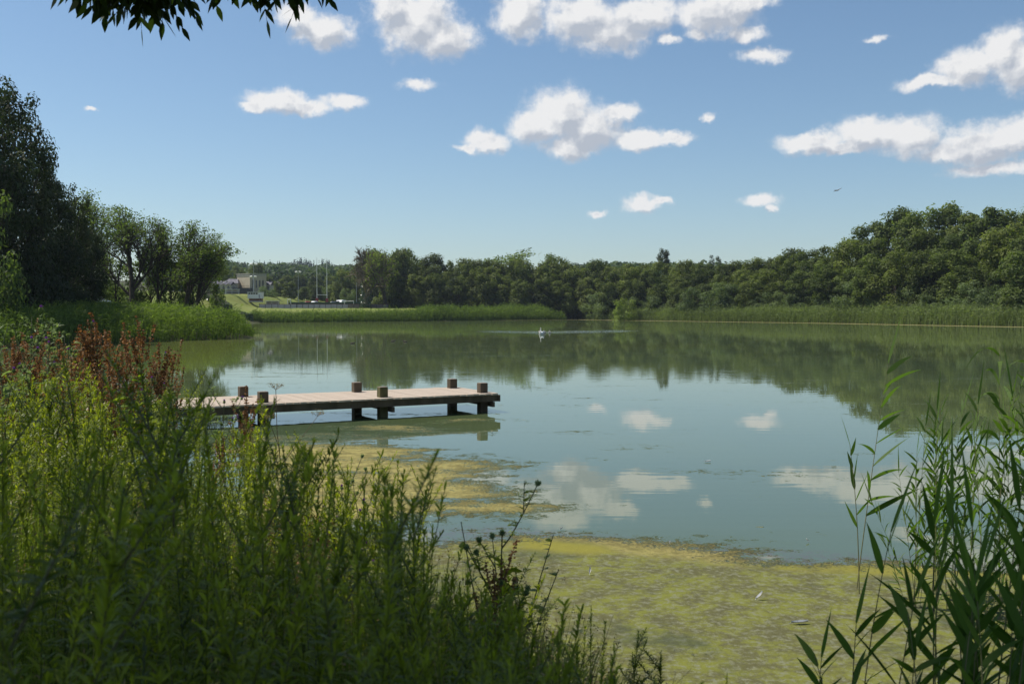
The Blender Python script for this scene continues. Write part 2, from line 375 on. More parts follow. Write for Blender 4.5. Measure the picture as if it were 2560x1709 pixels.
def water():
    dep = np.radians(np.concatenate([[75, 60, 48, 38, 30, 26], np.arange(23, .30, -.115), [.25, .2]]))
    rs = np.sort(np.concatenate([CAM_H / np.tan(dep), np.arange(95, 275, 1.6)]))
    az = np.radians(np.concatenate([np.arange(-60, -32, 3), np.arange(-32, 32, .22), np.arange(32, 90, 3)]))
    X, Y = polar_grid(az, rs)
    px, py = topx(X, Y, np.zeros_like(X))
    q = (px, py * 2.5)
    def pm(poly, soft): return np.clip(.5 - sdist(q[0], q[1], poly_px(poly)) / soft, 0, 1)
    near = pm(NEAR_MAT, 190); ton = pm(TONGUE, 240) * .80; pt = np.maximum(pm(PATCH1, 130) * .56, pm(PATCH2, 80) * .46)
    dpx, dpy = px / 1.0898, py / 1.0898
    film = np.maximum(pm(LEFT_FILM, 260) * .9, 0)
    far = smooth(-dpy, -960, -745) * (.50 + .22 * smooth(-dpx, -1500, -300))
    film = np.maximum(film, far)
    film = np.maximum(film, .30 * smooth(dpy, 880, 1250))
    s = sdist(X, Y)
    margin = smooth(s, -6.0, -2.5) * smooth(Y, 100, 135) * smooth(X, -12, 8)
    rip = np.exp(-((dpy - (762.5 - 1.6 * np.abs(dpx - 1240) / 100)) / 2.6) ** 2) * smooth(dpx, 1050, 1180) * (1 - smooth(dpx, 1390, 1500))
    rip2 = smooth(-dpy, -890, -850) * smooth(dpy, 812, 850) * .02 * smooth(dpx, 500, 700)
    g = grid_geo(X, Y, np.zeros_like(X), 0.)
    me = g.mesh('water', water_mat(), smooth=True)
    for nm, a in (('mat', np.maximum(near, ton)), ('patch', pt), ('near', near), ('film', film), ('margin', margin), ('rip', np.maximum(rip, rip2))):
        at_ = me.attributes.new(nm, 'FLOAT', 'POINT'); at_.data.foreach_set('value', a.ravel().astype(np.float32))
    return tag(link(bpy.data.objects.new('water', me)), kind='structure')
def water_mat():
    m, nt, out = newmat('lake_water')
    A = {k: nd(nt, 'ShaderNodeAttribute', attribute_name=k).outputs['Fac'] for k in ('mat', 'patch', 'near', 'film', 'margin', 'rip')}
    tc = nd(nt, 'ShaderNodeTexCoord'); v = tc.outputs['Object']
    nb = noise(nt, v, .9, 8, .62, .3); nf = noise(nt, v, 5, 8, .68, .3); nl = noise(nt, v, .045, 5, .55)
    nst = noise(nt, vmth(nt, 'MULTIPLY', v, (.35, 1.0, 1)), .9, 7, .6, .5)
    # turbid body of the water and the thin green film on it
    body = mixc(nt, sstep(nt, nl.outputs[0], .4, .6), (.075, .108, .056), (.090, .118, .048))
    filmv = mth(nt, 'ADD', A['film'], mth(nt, 'MULTIPLY_ADD', nst.outputs[0], .7, -.35))
    filmf = sstep(nt, filmv, .25, .95)
    body = mixc(nt, filmf, body, (.072, .086, .022))
    # floating mats
    mv = mth(nt, 'ADD', mth(nt, 'MAXIMUM', A['mat'], A['patch']), mth(nt, 'ADD', mth(nt, 'MULTIPLY_ADD', nst.outputs[0], 1.9, -.95), mth(nt, 'MULTIPLY_ADD', nf.outputs[0], 1.3, -.65)))
    nsp = noise(nt, v, 30, 4, .7)
    mv = mth(nt, 'ADD', mv, mth(nt, 'MULTIPLY_ADD', nsp.outputs[0], 1.1, -.55))
    matf = sstep(nt, mv, .36, .66)
    spk = noise(nt, vmth(nt, 'MULTIPLY', v, (.6, 1.5, 1)), 4.5, 3, .6)
    matf = mth(nt, 'MAXIMUM', matf, mth(nt, 'MULTIPLY', sstep(nt, spk.outputs[0], .725, .75), .8))
    yel = mixc(nt, sstep(nt, nf.outputs[0], .4, .62), (.31, .27, .10), (.16, .14, .055))
    ncl = noise(nt, v, 3.8, 9, .78, .3); ngr = noise(nt, v, 17, 6, .75)
    olive = mixc(nt, sstep(nt, ncl.outputs[0], .42, .60), (.105, .102, .048), (.168, .178, .040))
    olive = mixc(nt, mth(nt, 'MULTIPLY', sstep(nt, ngr.outputs[0], .48, .62), .8), olive, (.20, .205, .14))
    olive = mixc(nt, mth(nt, 'MULTIPLY', sstep(nt, nb.outputs[0], .52, .66), .6), olive, (.055, .07, .045))
    yb = sstep(nt, mth(nt, 'ADD', A['near'], mth(nt, 'MULTIPLY_ADD', nb.outputs[0], .9, -.45)), .40, .80)
    algae = mixc(nt, yb, yel, olive)
    band = mth(nt, 'MULTIPLY', sstep(nt, A['near'], .42, .60), mth(nt, 'SUBTRACT', 1, sstep(nt, A['near'], .74, .99)))
    algae = mixc(nt, mth(nt, 'MULTIPLY', band, sstep(nt, nb.outputs[0], .40, .60)), algae, (.215, .20, .045))
    # loose brown debris at the rim of the near mat
    deb = mth(nt, 'MULTIPLY', sstep(nt, A['near'], .03, .35), sstep(nt, noise(nt, v, 11, 7, .75).outputs[0], .42, .58))
    base = mixc(nt, mth(nt, 'MULTIPLY', deb, .7), body, (.09, .075, .055))
    base = mixc(nt, matf, base, algae)
    mg = sstep(nt, mth(nt, 'ADD', A['margin'], mth(nt, 'MULTIPLY_ADD', nst.outputs[0], .3, -.15)), .25, .4)
    base = mixc(nt, mg, base, (.20, .18, .08))
    cover = mth(nt, 'MAXIMUM', matf, mg)
    p = nd(nt, 'ShaderNodeBsdfPrincipled'); nt.links.new(base, p.inputs['Base Color'])
    p.inputs['IOR'].default_value = 1.33
    rough = mth(nt, 'ADD', .004, mth(nt, 'MULTIPLY', cover, .55)); nt.links.new(rough, p.inputs['Roughness'])
    sp = mth(nt, 'SUBTRACT', mth(nt, 'SUBTRACT', .5, mth(nt, 'MULTIPLY', cover, .36)), mth(nt, 'MULTIPLY', filmf, .20)); nt.links.new(sp, p.inputs['Specular IOR Level'])
    # matt share of the film and mats lying on the surface
    df = nd(nt, 'ShaderNodeBsdfDiffuse'); nt.links.new(base, df.inputs[0])
    mx = nd(nt, 'ShaderNodeMixShader'); nt.links.new(mth(nt, 'MAXIMUM', mth(nt, 'MULTIPLY', cover, .8), mth(nt, 'MULTIPLY', filmf, .42)), mx.inputs[0])
    w1 = noise(nt, vmth(nt, 'MULTIPLY', v, (.45, 2.2, 1)), 1.6, 2, .5)
    h = mth(nt, 'MULTIPLY', w1.outputs[0], mth(nt, 'MULTIPLY_ADD', A['rip'], 3.0, .035))
    h = mth(nt, 'ADD', h, mth(nt, 'MULTIPLY', mth(nt, 'MULTIPLY', nf.outputs[0], cover), 1.1))
    b = nd(nt, 'ShaderNodeBump'); b.inputs['Strength'].default_value = 1; b.inputs['Distance'].default_value = .02
    nt.links.new(h, b.inputs['Height'])
    nt.links.new(b.outputs[0], p.inputs['Normal']); nt.links.new(b.outputs[0], df.inputs['Normal'])
    nt.links.new(p.outputs[0], mx.inputs[1]); nt.links.new(df.outputs[0], mx.inputs[2]); nt.links.new(mx.outputs[0], out.inputs[0])
    return m
water()

# ---- SPLIT

# ------------------------------------------------------------------ trees
def skeleton(rng, H, clear=.3, levels=4, spread=.75, kids=(4, 4, 3, 3), r0=None, up=.35, lean=0., ratio=.62, wob=.12, trunk_frac=.62):
    r0 = r0 or H * .02
    B = []; tips = []
    def seg(p, d, L, r, r1, lv):
        pts = [p]; q = p.copy(); dd = d.copy()
        for k in range(3):
            dd = dd + rng.normal(size=3) * wob + np.array([0, 0, up * .12 * (lv > 0)]); dd /= np.linalg.norm(dd)
            q = q + dd * L / 3; pts.append(q)
        B.append((np.array(pts), np.linspace(r, r1, 4), lv)); return pts, dd
    def rec(p, d, L, r, lv):
        pts, dd = seg(p, d, L, r, r * (.55 if lv else .5), lv)
        if lv >= levels: tips.append((pts[-1], dd)); tips.append((pts[2], dd)); return
        n = kids[min(lv, len(kids) - 1)]
        for k in range(n):
            t = (clear + (1 - clear) * (k + .7 * rng.random()) / n) if lv == 0 else .35 + .65 * (k + rng.random()) / n
            i = min(int(t * 3), 2); f = t * 3 - i
            b = pts[i] * (1 - f) + pts[i + 1] * f
            rv = rng.normal(size=3); rv -= dd * rv.dot(dd); rv /= np.linalg.norm(rv)
            ang = spread * (.75 + .5 * rng.random())
            nd_ = dd * math.cos(ang) + rv * math.sin(ang) + np.array([0, 0, up * .3]); nd_ /= np.linalg.norm(nd_)
            rec(b, nd_, L * ratio * (.8 + .4 * rng.random()) * (1.15 - .35 * t if lv == 0 else 1), r * (.55 if lv == 0 else .6) * (1.1 - .4 * t), lv + 1)
        rec(pts[-1], dd, L * ratio * .9, r * .5, lv + 1)
    rec(np.zeros(3), np.array([lean, 0, 1.]), H * trunk_frac, r0, 0)
    return B, tips
def trunk_geo(B, sides=5, minr=0):
    g = Geo()
    P = np.array([b[0] for b in B]); Rr = np.array([b[1] for b in B])
    k = Rr[:, 0] > minr
    big = k & (np.array([b[2] for b in B]) <= 1)
    tubes(g, P[big], Rr[big], 7, .5)
    if (k & ~big).any(): tubes(g, P[k & ~big], Rr[k & ~big], 4 if sides > 4 else 3, .5)
    return g
def lobe_crown(rng, lobes, per, size, flat=.75, tint=(.15, .85), shell=.45, upn=.5, layered=False):
    """leaf clumps spread through a set of lobes (x,y,z,r)"""
    g = Geo()
    for (x, y, z, r) in lobes:
        n = max(12, int(per * r * r))
        d = rng.normal(size=(n, 3)); d /= np.linalg.norm(d, axis=1, keepdims=True)
        rad = r * (shell + (1.12 - shell) * rng.random(n) ** .5) * (1 + .16 * np.sin(d[:, 0] * 5 + x) * np.cos(d[:, 1] * 6 + y) + .12 * np.sin(d[:, 2] * 9 + d[:, 0] * 7))
        p = d * rad[:, None]; p[:, 2] *= flat
        if layered:
            stp = r * .42; p[:, 2] = p[:, 2] * .45 + .55 * np.round(p[:, 2] / stp) * stp + rng.normal(size=n) * stp * .22 - (np.hypot(p[:, 0], p[:, 1]) ** 2) / r * .14
        nn = d + rng.normal(size=(n, 3)) * .38 + np.array([0, 0, upn])
        base = rng.uniform(*tint)
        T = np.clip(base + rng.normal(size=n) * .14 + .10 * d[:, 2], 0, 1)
        rhombs(g, p + np.array([x, y, z]), nn, size * rng.uniform(.6, 1.35, n), T, rng, .62)
    return g
def crown_lobes(rng, H, base, w, n, rmin=.10, rmax=.19, top=1.0, shape=1.0):
    """lobe centres filling an uneven envelope"""
    L = []
    for i in range(n):
        t = (i + rng.random()) / n
        z = base + (H * top - base) * t
        env = w * max(1 - abs((t - .42) / .66) ** 2.4, .12) ** (.6 * shape)
        a = rng.uniform(0, 2 * math.pi); q = env * math.sqrt(rng.uniform(.15, 1)) * .82
        r = H * rng.uniform(rmin, rmax) * (1.05 - .35 * t)
        L.append((math.cos(a) * q, math.sin(a) * q, z - r * .3, r))
    return L
def limb_to(rng, B, lobes, H, r0):
    """a trunk with limbs that reach into the lobes"""
    th = H * .62; tp = np.array([[0, 0, -.3], [rng.normal() * H * .012, rng.normal() * H * .012, th * .33], [rng.normal() * H * .02, rng.normal() * H * .02, th * .66], [rng.normal() * H * .03, rng.normal() * H * .03, th]])
    B.append((tp, np.array([r0 * 1.25, r0 * .9, r0 * .7, r0 * .35]), 0))
    for (x, y, z, r) in lobes[::2]:
        t = min(max((z / H) * .62, .18), .92); i = min(int(t * 3), 2); f = t * 3 - i
        b = tp[i] * (1 - f) + tp[i + 1] * f; e = np.array([x, y, z]); mid = b * .5 + e * .5 + np.array([0, 0, -.06 * H * rng.random()])
        m1 = b * .6 + mid * .4 + rng.normal(size=3) * H * .01
        B.append((np.array([b, m1, mid * .4 + e * .6, e]), np.array([r0 * .32, r0 * .24, r0 * .14, r0 * .05]), 1))
class Proto:
    def __init__(s, parts): s.parts = parts           # (name, mesh, [sub-parts (name, mesh)])
    def spawn(s, name, loc, rz, scale, label, cat, group=None, tilt=(0, 0)):
        e = empty(name, loc, rz, scale, tilt); tag(e, label, cat, group)
        for p in s.parts:
            c = link(bpy.data.objects.new(p[0], p[1]), e)
            for q in (p[2] if len(p) > 2 else []): link(bpy.data.objects.new(q[0], q[1]), c)
        return e
def dense_tree(seed, H, w, base, n, per, size, leaf, bark='bark', flat=.78, layered=False, rr=(.10, .19), tint=(.1, .85), extra=None, shape=1., r0=None, shell=.45):
    rng = np.random.default_rng(seed)
    lobes = crown_lobes(rng, H, base, w, n, *rr, shape=shape)
    if extra: lobes += extra
    B = []; limb_to(rng, B, lobes, H, r0 or H * .02)
    return Proto([('trunk', trunk_geo(B).mesh('trunk', M[bark], True)), ('crown', lobe_crown(rng, lobes, per, size, flat, tint, layered=layered, shell=shell).mesh('crown', M[leaf]))])
def airy_tree(seed, H, leaf, per_tip=9, size=.3, rad=.55, spread=.6, kids=(6, 4, 4, 3), levels=4, leaves=1., bark='bark', **kw):
    rng = np.random.default_rng(seed)
    B, tips = skeleton(rng, H, levels=levels, spread=spread, kids=kids, **kw)
    zmax = max(t[0][2] for t in tips); k = H / zmax
    B = [(b[0] * k, b[1], b[2]) for b in B]
    tp = np.array([t[0] for t in tips]) * k
    sel = rng.random(len(tp)) < leaves; tp = tp[sel]
    c = np.repeat(tp, per_tip, 0); c = c + rng.normal(size=c.shape) * rad * np.array([1, 1, .8])
    cl = np.repeat(rng.uniform(.15, .85, len(tp)), per_tip)
    g = Geo(); rhombs(g, c, rng.normal(size=c.shape) + np.array([0, 0, .6]), size * rng.uniform(.6, 1.3, len(c)), np.clip(cl + rng.normal(size=len(c)) * .12, 0, 1), rng, .6)
    return Proto([('trunk', trunk_geo(B).mesh('trunk', M[bark], True)), ('crown', g.mesh('crown', M[leaf]))])
ORD = ['first', 'second', 'third', 'fourth', 'fifth', 'sixth', 'seventh', 'eighth', 'ninth', 'tenth', 'eleventh', 'twelfth', 'thirteenth', 'fourteenth', 'fifteenth', 'sixteenth', 'seventeenth', 'eighteenth', 'nineteenth', 'twentieth']
def o_(i): return ORD[i] if i < 20 else ('twenty-' + ORD[i - 20] if i < 29 else 'thirtieth')
rg = np.random.default_rng(11)
WOODV = [dense_tree(100 + i, 12, 4.3, 1.2, 44, 120, .44, 'wood_leaf', rr=(.09, .17), flat=[.78, .6, .9, .7, 1.0][i], shape=[1, .7, 1.4, 1, .8][i], tint=[(.1, .85), (.3, .95), (.0, .55), (.2, .8), (.1, .6)][i]) for i in range(5)]
LAYV = [dense_tree(200 + i, 14, 4.6, 1.5, 46, 120, .44, 'layer_leaf', rr=(.09, .16), layered=True, flat=.7, tint=(.2, .8)) for i in range(4)]
SHRUB = [dense_tree(300 + i, 6, 3.2, .5, 26, 260, .24, 'willow_leaf', rr=(.15, .26), tint=(.2, .8), shape=.6) for i in range(3)]
def outline(pts, px): return float(np.interp(px, [p[0] for p in pts], [p[1] for p in pts]))
# the skyline of the woods: source pixels
SKY_MID = [(930, 640), (960, 634), (1000, 632), (1040, 640), (1075, 642), (1110, 655), (1150, 660), (1180, 652), (1260, 652), (1320, 662), (1360, 655), (1400, 656), (1425, 668), (1460, 662), (1510, 658), (1600, 660), (1700, 665), (1800, 668), (1870, 655), (1940, 648), (2000, 632), (2060, 612),
           (2110, 600), (2140, 580), (2200, 560), (2260, 552), (2300, 538), (2390, 524), (2440, 545), (2500, 528), (2560, 530), (2900, 500)]
def wood_tree(protos, px, Y, frac, label, group, cat='tree', name='broadleaf_tree', H0=12, wide=1., top=None, x=None):
    p = at(px, 700, Y); z = tz(p.x, Y)
    t = at(px, top if top is not None else outline(SKY_MID, px), Y).z
    h = max((t - z) * frac, 2.5); k = h / H0 / .97
    s = max(k, .45); sx = s * wide * (.62 + .38 / max(s, .5))
    pr = protos[int(rg.integers(len(protos)))]
    return pr.spawn(name, (p.x, Y, z - .1), rg.uniform(0, 6.28), (sx, sx, k), label, cat, group)
def shoreY(px):
    return float(np.interp(px, [900, 1406, 1440, 1470, 1744, 2071, 2560, 2900], [238, 256, 300, 256, 217, 183, 137, 125]))
cnt = 0
for row, (off, frac, step, fr) in enumerate([(10, .62, 58, .10), (20, .84, 52, .06), (33, .99, 46, .035)]):
    px = 1462 + row * 17; i = 0
    while px < 2740:
        Y = shoreY(px) + off + rg.uniform(-3, 3)
        f = frac * (1.0 + rg.normal() * fr * 1.3)
        pr, H0, nm = (LAYV, 14, 'layered_tree') if (px > 2000 and rg.random() < .5) or rg.random() < .15 else (WOODV, 12, 'broadleaf_tree')
        where = ('front row behind the right-hand reed bed', 'middle row of the right-hand wood', 'skyline row of the right-hand wood')[row]
        wood_tree(pr, px, Y, f, f'{"tiered" if H0 == 14 else "round-crowned"} green tree, {o_(i)} from the left in the {where}', 'trees of the wood on the right shore', name=nm, H0=H0)
        px += step * rg.uniform(.8, 1.2) * (1 + .5 * smooth(px, 1900, 2560)); i += 1
for i, (px, top) in enumerate([(1495, 735), (1530, 722), (1600, 742), (1650, 728), (1745, 720), (1800, 712), (1905, 742), (1935, 730), (2010, 722), (2075, 735), (2140, 705), (2215, 722), (2290, 700), (2350, 722), (2430, 706), (2500, 712), (2555, 722)]):
    wood_tree(SHRUB, px, shoreY(px) + 9, 1., f'grey-green willow bush, {o_(i)} from the left behind the right-hand reed bed', 'willow bushes along the right shore', cat='bush', name='willow_bush', H0=6, wide=1.25, top=top)
yb = dense_tree(350, 5, 3.2, .4, 22, 150, .35, 'yellow_leaf', rr=(.16, .27), tint=(.35, .95), shape=.6)
p = at(1562, 700, 240); yb.spawn('round_bush', (p.x, 240, tz(p.x, 240)), 1, (1.05, 1.05, 1.15), 'bright yellow-green round bush behind the reeds near the creek', 'bush')
# the wood left of the creek
for row, (off, frac, step, fr) in enumerate([(12, .66, 52, .09), (20, .86, 46, .06), (31, 1.0, 40, .03)]):
    px = 985 + row * 9; i = 0
    while px < 1452:
        Y = 255 + off + rg.uniform(-3, 3)
        where = ('front row behind the central reed bed', 'middle row of the central wood', 'skyline row of the central wood')[row]
        wood_tree(WOODV, px, Y, frac * (1 + rg.normal() * fr), f'leafy tree, {o_(i)} from the left in the {where}', 'trees of the wood left of the creek')
        px += step * rg.uniform(.8, 1.2); i += 1
# far closing trees of the creek
for i, px in enumerate((1395, 1425, 1450, 1480, 1520)):
    wood_tree(WOODV, px, 338 + i * 3, .94, f'shaded tree closing the creek, {o_(i)} from the left', 'trees at the head of the creek')
# single crowns standing above the wood
def crest(px, top, width, Y, proto, H0, label, name='broadleaf_tree', base=None):
    p = at(px, 700, Y); z = tz(p.x, Y); t = at(px, top, Y).z; k = (t - z) / H0
    s = width / FPX * Y / 2 / {17: 3.9, 19: 2.9}[H0]
    proto.spawn(name, (p.x, Y, z - .1), 1.3 * px, (s, s, k), label, 'tree')
lone = [airy_tree(400, 17, 'airy_leaf', per_tip=7, size=.42, rad=.55, spread=.7, kids=(6, 4, 4), levels=3, clear=.55, trunk_frac=.62, r0=.25, ratio=.50),
        dense_tree(401, 17, 3.6, 9, 26, 110, .45, 'airy_leaf', rr=(.07, .12), r0=.25, shape=.8),
        dense_tree(402, 19, 2.4, 13.6, 30, 110, .40, 'dark_leaf', rr=(.045, .070), r0=.26, shape=.5), dense_tree(403, 17, 3.0, 12.0, 22, 90, .40, 'dark_leaf', rr=(.045, .07), r0=.24, shape=.4)]
crest(1190, 624, 130, 300, lone[0], 17, 'airy pale tree rising above the central wood', 'airy_tree')
crest(1379, 635, 62, 300, lone[1], 17, 'dense round tree rising above the central wood')
crest(1657, 623, 42, 300, lone[2], 19, 'dark lollipop-shaped tree standing above the wood right of the creek')
crest(1787, 637, 46, 305, lone[3], 17, 'flat-topped tree standing above the wood, right of the dark round one')
crest(1478, 655, 46, 300, lone[1], 17, 'dark low crown just above the treeline right of the hill gap')
# trees behind the playing fields
mids = [(560, 672, 380, 'wood'), (600, 668, 395, 'w'), (640, 662, 400, 'w'), (668, 690, 372, 'w'), (700, 700, 345, 'w'), (722, 704, 330, 'w'), (760, 718, 338, 'w'), (790, 712, 345, 'w'), (715, 690, 400, 'w'), (750, 686, 420, 'w'), (790, 690, 410, 'w'), (825, 692, 400, 'w'),
        (855, 676, 345, 'w'), (835, 705, 360, 'w'), (880, 690, 350, 'w'), (905, 685, 345, 'w'), (935, 668, 350, 'w'), (960, 670, 350, 'w'), (985, 672, 345, 'w'), (680, 738, 300, 's'), (660, 716, 318, 's'), (812, 715, 360, 's'), (870, 722, 335, 's')]
for i, (px, top, Y, k) in enumerate(mids):
    wood_tree(SHRUB if k == 's' else WOODV, px, Y, 1., f'{"bushy" if k == "s" else "broad dark"} tree behind the playing field, {o_(i)} of the scattered group', 'trees scattered behind the playing field', H0=6 if k == 's' else 12, top=top, wide=.9)
# far hills: woods that read as one mass
def hill_wood():
    rng = np.random.default_rng(77); g = Geo(); n = 0
    for k in range(1500):
        Y = 430 + 480 * rng.random() ** .8; px = rng.uniform(380, 1990)
        x = at(px, 700, Y).x
        z = tz(x, Y) if k % 1 == 0 else 0
        r = rng.uniform(4.2, 7.5)
        lob = [(x, Y, z + r * 1.0, r)] + [(x + rng.normal() * r * .5, Y + rng.normal() * r * .4, z + r * rng.uniform(.9, 1.5), r * .55) for _ in range(2)]
        base = rng.uniform(.1, .75)
        for (a, b, c, q) in lob:
            m = int(95 * (q / 6)); d = rng.normal(size=(m, 3)); d /= np.linalg.norm(d, axis=1, keepdims=True)
            rhombs(g, d * q * np.array([1, 1, .85]) * rng.uniform(.8, 1.05, (m, 1)) + np.array([a, b, c]), d + rng.normal(size=(m, 3)) * .5, rng.uniform(1.4, 2.6, m), np.clip(base + rng.normal(size=m) * .12, 0, 1), rng, .75)
    tag(g.obj('hill_wood', M['hill_leaf']), kind='stuff', label='broadleaf wood covering the far hillside behind the playing field', cat='wood')
    g = Geo()
    for k in range(650):
        px = rng.uniform(500, 960) if k % 3 else rng.uniform(1390, 2000)
        Y = rng.uniform(880, 960); x = at(px, 700, Y).x; z = tz(x, Y); h = rng.uniform(13, 19) * (1.12 if 730 < px < 830 else .95)
        m = 46; t = rng.random(m); a = rng.uniform(0, 6.28, m); q = (1 - t) * h * .17 + .1
        c = np.stack([x + np.cos(a) * q, Y + np.sin(a) * q, z + h * (.1 + .9 * t)], 1)
        nn = np.stack([np.cos(a), np.sin(a), np.full(m, .6)], 1)
        rhombs(g, c, nn, h * (.05 + .13 * (1 - t)), rng.uniform(.1, .6, m), rng, .7)
    tag(g.obj('conifer_plantation', M['pine_leaf']), kind='stuff', label='dark conifers along the crest of the far hill', cat='wood')
hill_wood()

# ---- the left bank: big dark trees, airy ash and alder trees
big = [dense_tree(500 + i, 16, 5.4, 1.0, 95, 170, .30, 'dark_leaf', rr=(.055, .12), tint=(.15, .8), shape=.75, shell=.6) for i in range(2)]
def lefttree(proto, px, top, Y, wpx, H0, w0, label, name, cat='tree', group=None, rz=None, basepy=None):
    p = at(px, 700, Y); z = tz(p.x, Y); t = at(px, top, Y).z; k = (t - z) / H0; s = wpx / 2 / FPX * Y / w0
    return proto.spawn(name, (p.x, Y, z - .1), rg.uniform(0, 6.28) if rz is None else rz, (s, s, k), label, cat, group)
lefttree(big[0], -34, 185, 66, 310, 16, 5.9, 'tallest dark evergreen-looking tree at the left edge of the photo', 'dark_tree')
lefttree(big[1], 26, 235, 72, 270, 16, 5.9, 'second tall dark tree, half in front of the one at the left edge', 'dark_tree')
lefttree(big[0], 88, 395, 76, 225, 16, 5.9, 'dark tree with the stepped outline below the tallest one', 'dark_tree', rz=2)
lefttree(big[1], 165, 455, 80, 170, 16, 5.9, 'dark tree at the right end of the dark row on the left bank', 'dark_tree', rz=4)
lefttree(big[0], 215, 560, 84, 120, 16, 5.9, 'low dark tree tucked between the dark row and the airy trees', 'dark_tree', rz=1)
side = dense_tree(520, 5, 2.6, .8, 30, 260, .20, 'airy_leaf', rr=(.10, .2), tint=(.0, .45), shape=.7)
lefttree(side, -40, 440, 60, 220, 5, 2.8, 'lit lighter green tree in front of the dark trees at the left edge', 'broadleaf_tree')
airy = [airy_tree(600 + i, 11, 'airy_leaf', per_tip=6, size=.21, rad=.26, spread=.62, kids=(7, 5, 4, 3), levels=4, clear=.25, trunk_frac=.55, ratio=.60, r0=.24, up=.35, leaves=.52) for i in range(3)]
lefttree(airy[0], 238, 480, 92, 260, 11, 4.4, 'first airy tree beside the dark row, thin crown with gaps', 'airy_tree', rz=.4)
lefttree(airy[1], 330, 500, 96, 280, 11, 4.4, 'forked airy tree with sky showing between its branches', 'airy_tree', rz=2.1)
lefttree(airy[2], 395, 535, 100, 150, 11, 4.4, 'narrow airy tree in the middle of the left bank group', 'airy_tree', rz=5)
lefttree(airy[0], 462, 545, 96, 250, 11, 4.4, 'wide airy tree on the right of the left bank group', 'airy_tree', rz=3.3)
lefttree(airy[1], 487, 575, 99, 150, 11, 4.4, 'last tree of the left bank group, reaching towards the building', 'airy_tree', rz=.9)
fill = dense_tree(530, 7, 3.0, 1.6, 34, 110, .30, 'airy_leaf', rr=(.09, .17), tint=(.05, .6))
for i, (px, top, Y, wp) in enumerate([(285, 640, 105, 120), (370, 610, 104, 130), (430, 605, 103, 120), (480, 640, 102, 90), (540, 645, 104, 60), (250, 600, 100, 90)]):
    lefttree(fill, px, top, Y, wp, 7, 3.0, f'low leafy tree under the airy trees of the left bank, {o_(i)} of six', 'leafy_tree', group='low trees under the airy trees')
for i, (px, top, Y, wp) in enumerate([(150, 735, 110, 70), (260, 742, 118, 80), (330, 740, 112, 60), (385, 745, 108, 60), (215, 748, 125, 90), (300, 715, 150, 120), (240, 700, 170, 140)]):
    lefttree(yb if i % 2 else SHRUB[0], px, top, Y, wp, 5 if i % 2 else 6, 3.2, f'small lit bush behind the trunks of the left bank trees, {o_(i)} of seven', 'low_bush', 'bush', group='bushes behind the left bank trunks')
# ---- ivy-clad half-dead tree on the lawn and its neighbour
def ivy_tree():
    rng = np.random.default_rng(900)
    B, tips = skeleton(rng, 15, clear=.35, levels=5, spread=.72, kids=(7, 4, 3, 3, 2), r0=.62, up=.30, ratio=.66, wob=.20, trunk_frac=.50)
    zmax = max(t[0][2] for t in tips); k = 15.5 / zmax
    B = [(b[0] * k, b[1] * (1, 1.1, 1.5, 2.2, 3, 3)[b[2]], b[2]) for b in B]
    tp = np.array([t[0] for t in tips]) * k
    p = at(912, 771, 248); z = tz(p.x, 248)
    e = empty('ivy_tree', (p.x, 248, z - .1), .6); tag(e, 'half-dead tree with bare pale branches and ivy-clad trunk on the lawn', 'tree')
    trunk_geo(B).obj('trunk', M['pale_bark'], e, True)
    g = Geo(); n = 900; a = rng.uniform(0, 6.28, n); h = rng.uniform(0, 6.5, n); rr = .55 + .55 * (1 - h / 6.5) + rng.random(n) * .35 + .25 * np.sin(h * 2 + a)
    rhombs(g, np.stack([np.cos(a) * rr, np.sin(a) * rr, h], 1), np.stack([np.cos(a), np.sin(a), .3 + 0 * a], 1) + rng.normal(size=(n, 3)) * .4, .42, rng.uniform(.0, .6, n), rng)
    g.obj('ivy', M['hedge_leaf'], e)
    keep = ((tp[:, 0] * math.cos(.6) - tp[:, 1] * math.sin(.6)) > 1.2) & (rng.random(len(tp)) < .6)
    tp = tp[keep]; c = np.repeat(tp, 2, 0) + rng.normal(size=(len(tp) * 2, 3)) * .42
    g = Geo(); rhombs(g, c, rng.normal(size=c.shape) + np.array([0, 0, .5]), .42, rng.uniform(.3, 1, len(c)), rng); g.obj('crown', M['yellow_leaf'], e)
ivy_tree()
lefttree(airy_tree(905, 12, 'wood_leaf', per_tip=10, size=.42, rad=.5, spread=.6, kids=(7, 4, 4, 3), levels=4, clear=.3, trunk_frac=.6, ratio=.55, r0=.5), 965, 630, 256, 110, 12, 4.6, 'ivy-clad tree beside the half-dead one, at the edge of the wood', 'ivy_tree')
lefttree(WOODV[1], 972, 634, 268, 90, 12, 4.6, 'leafy tree directly behind the half-dead tree', 'broadleaf_tree')

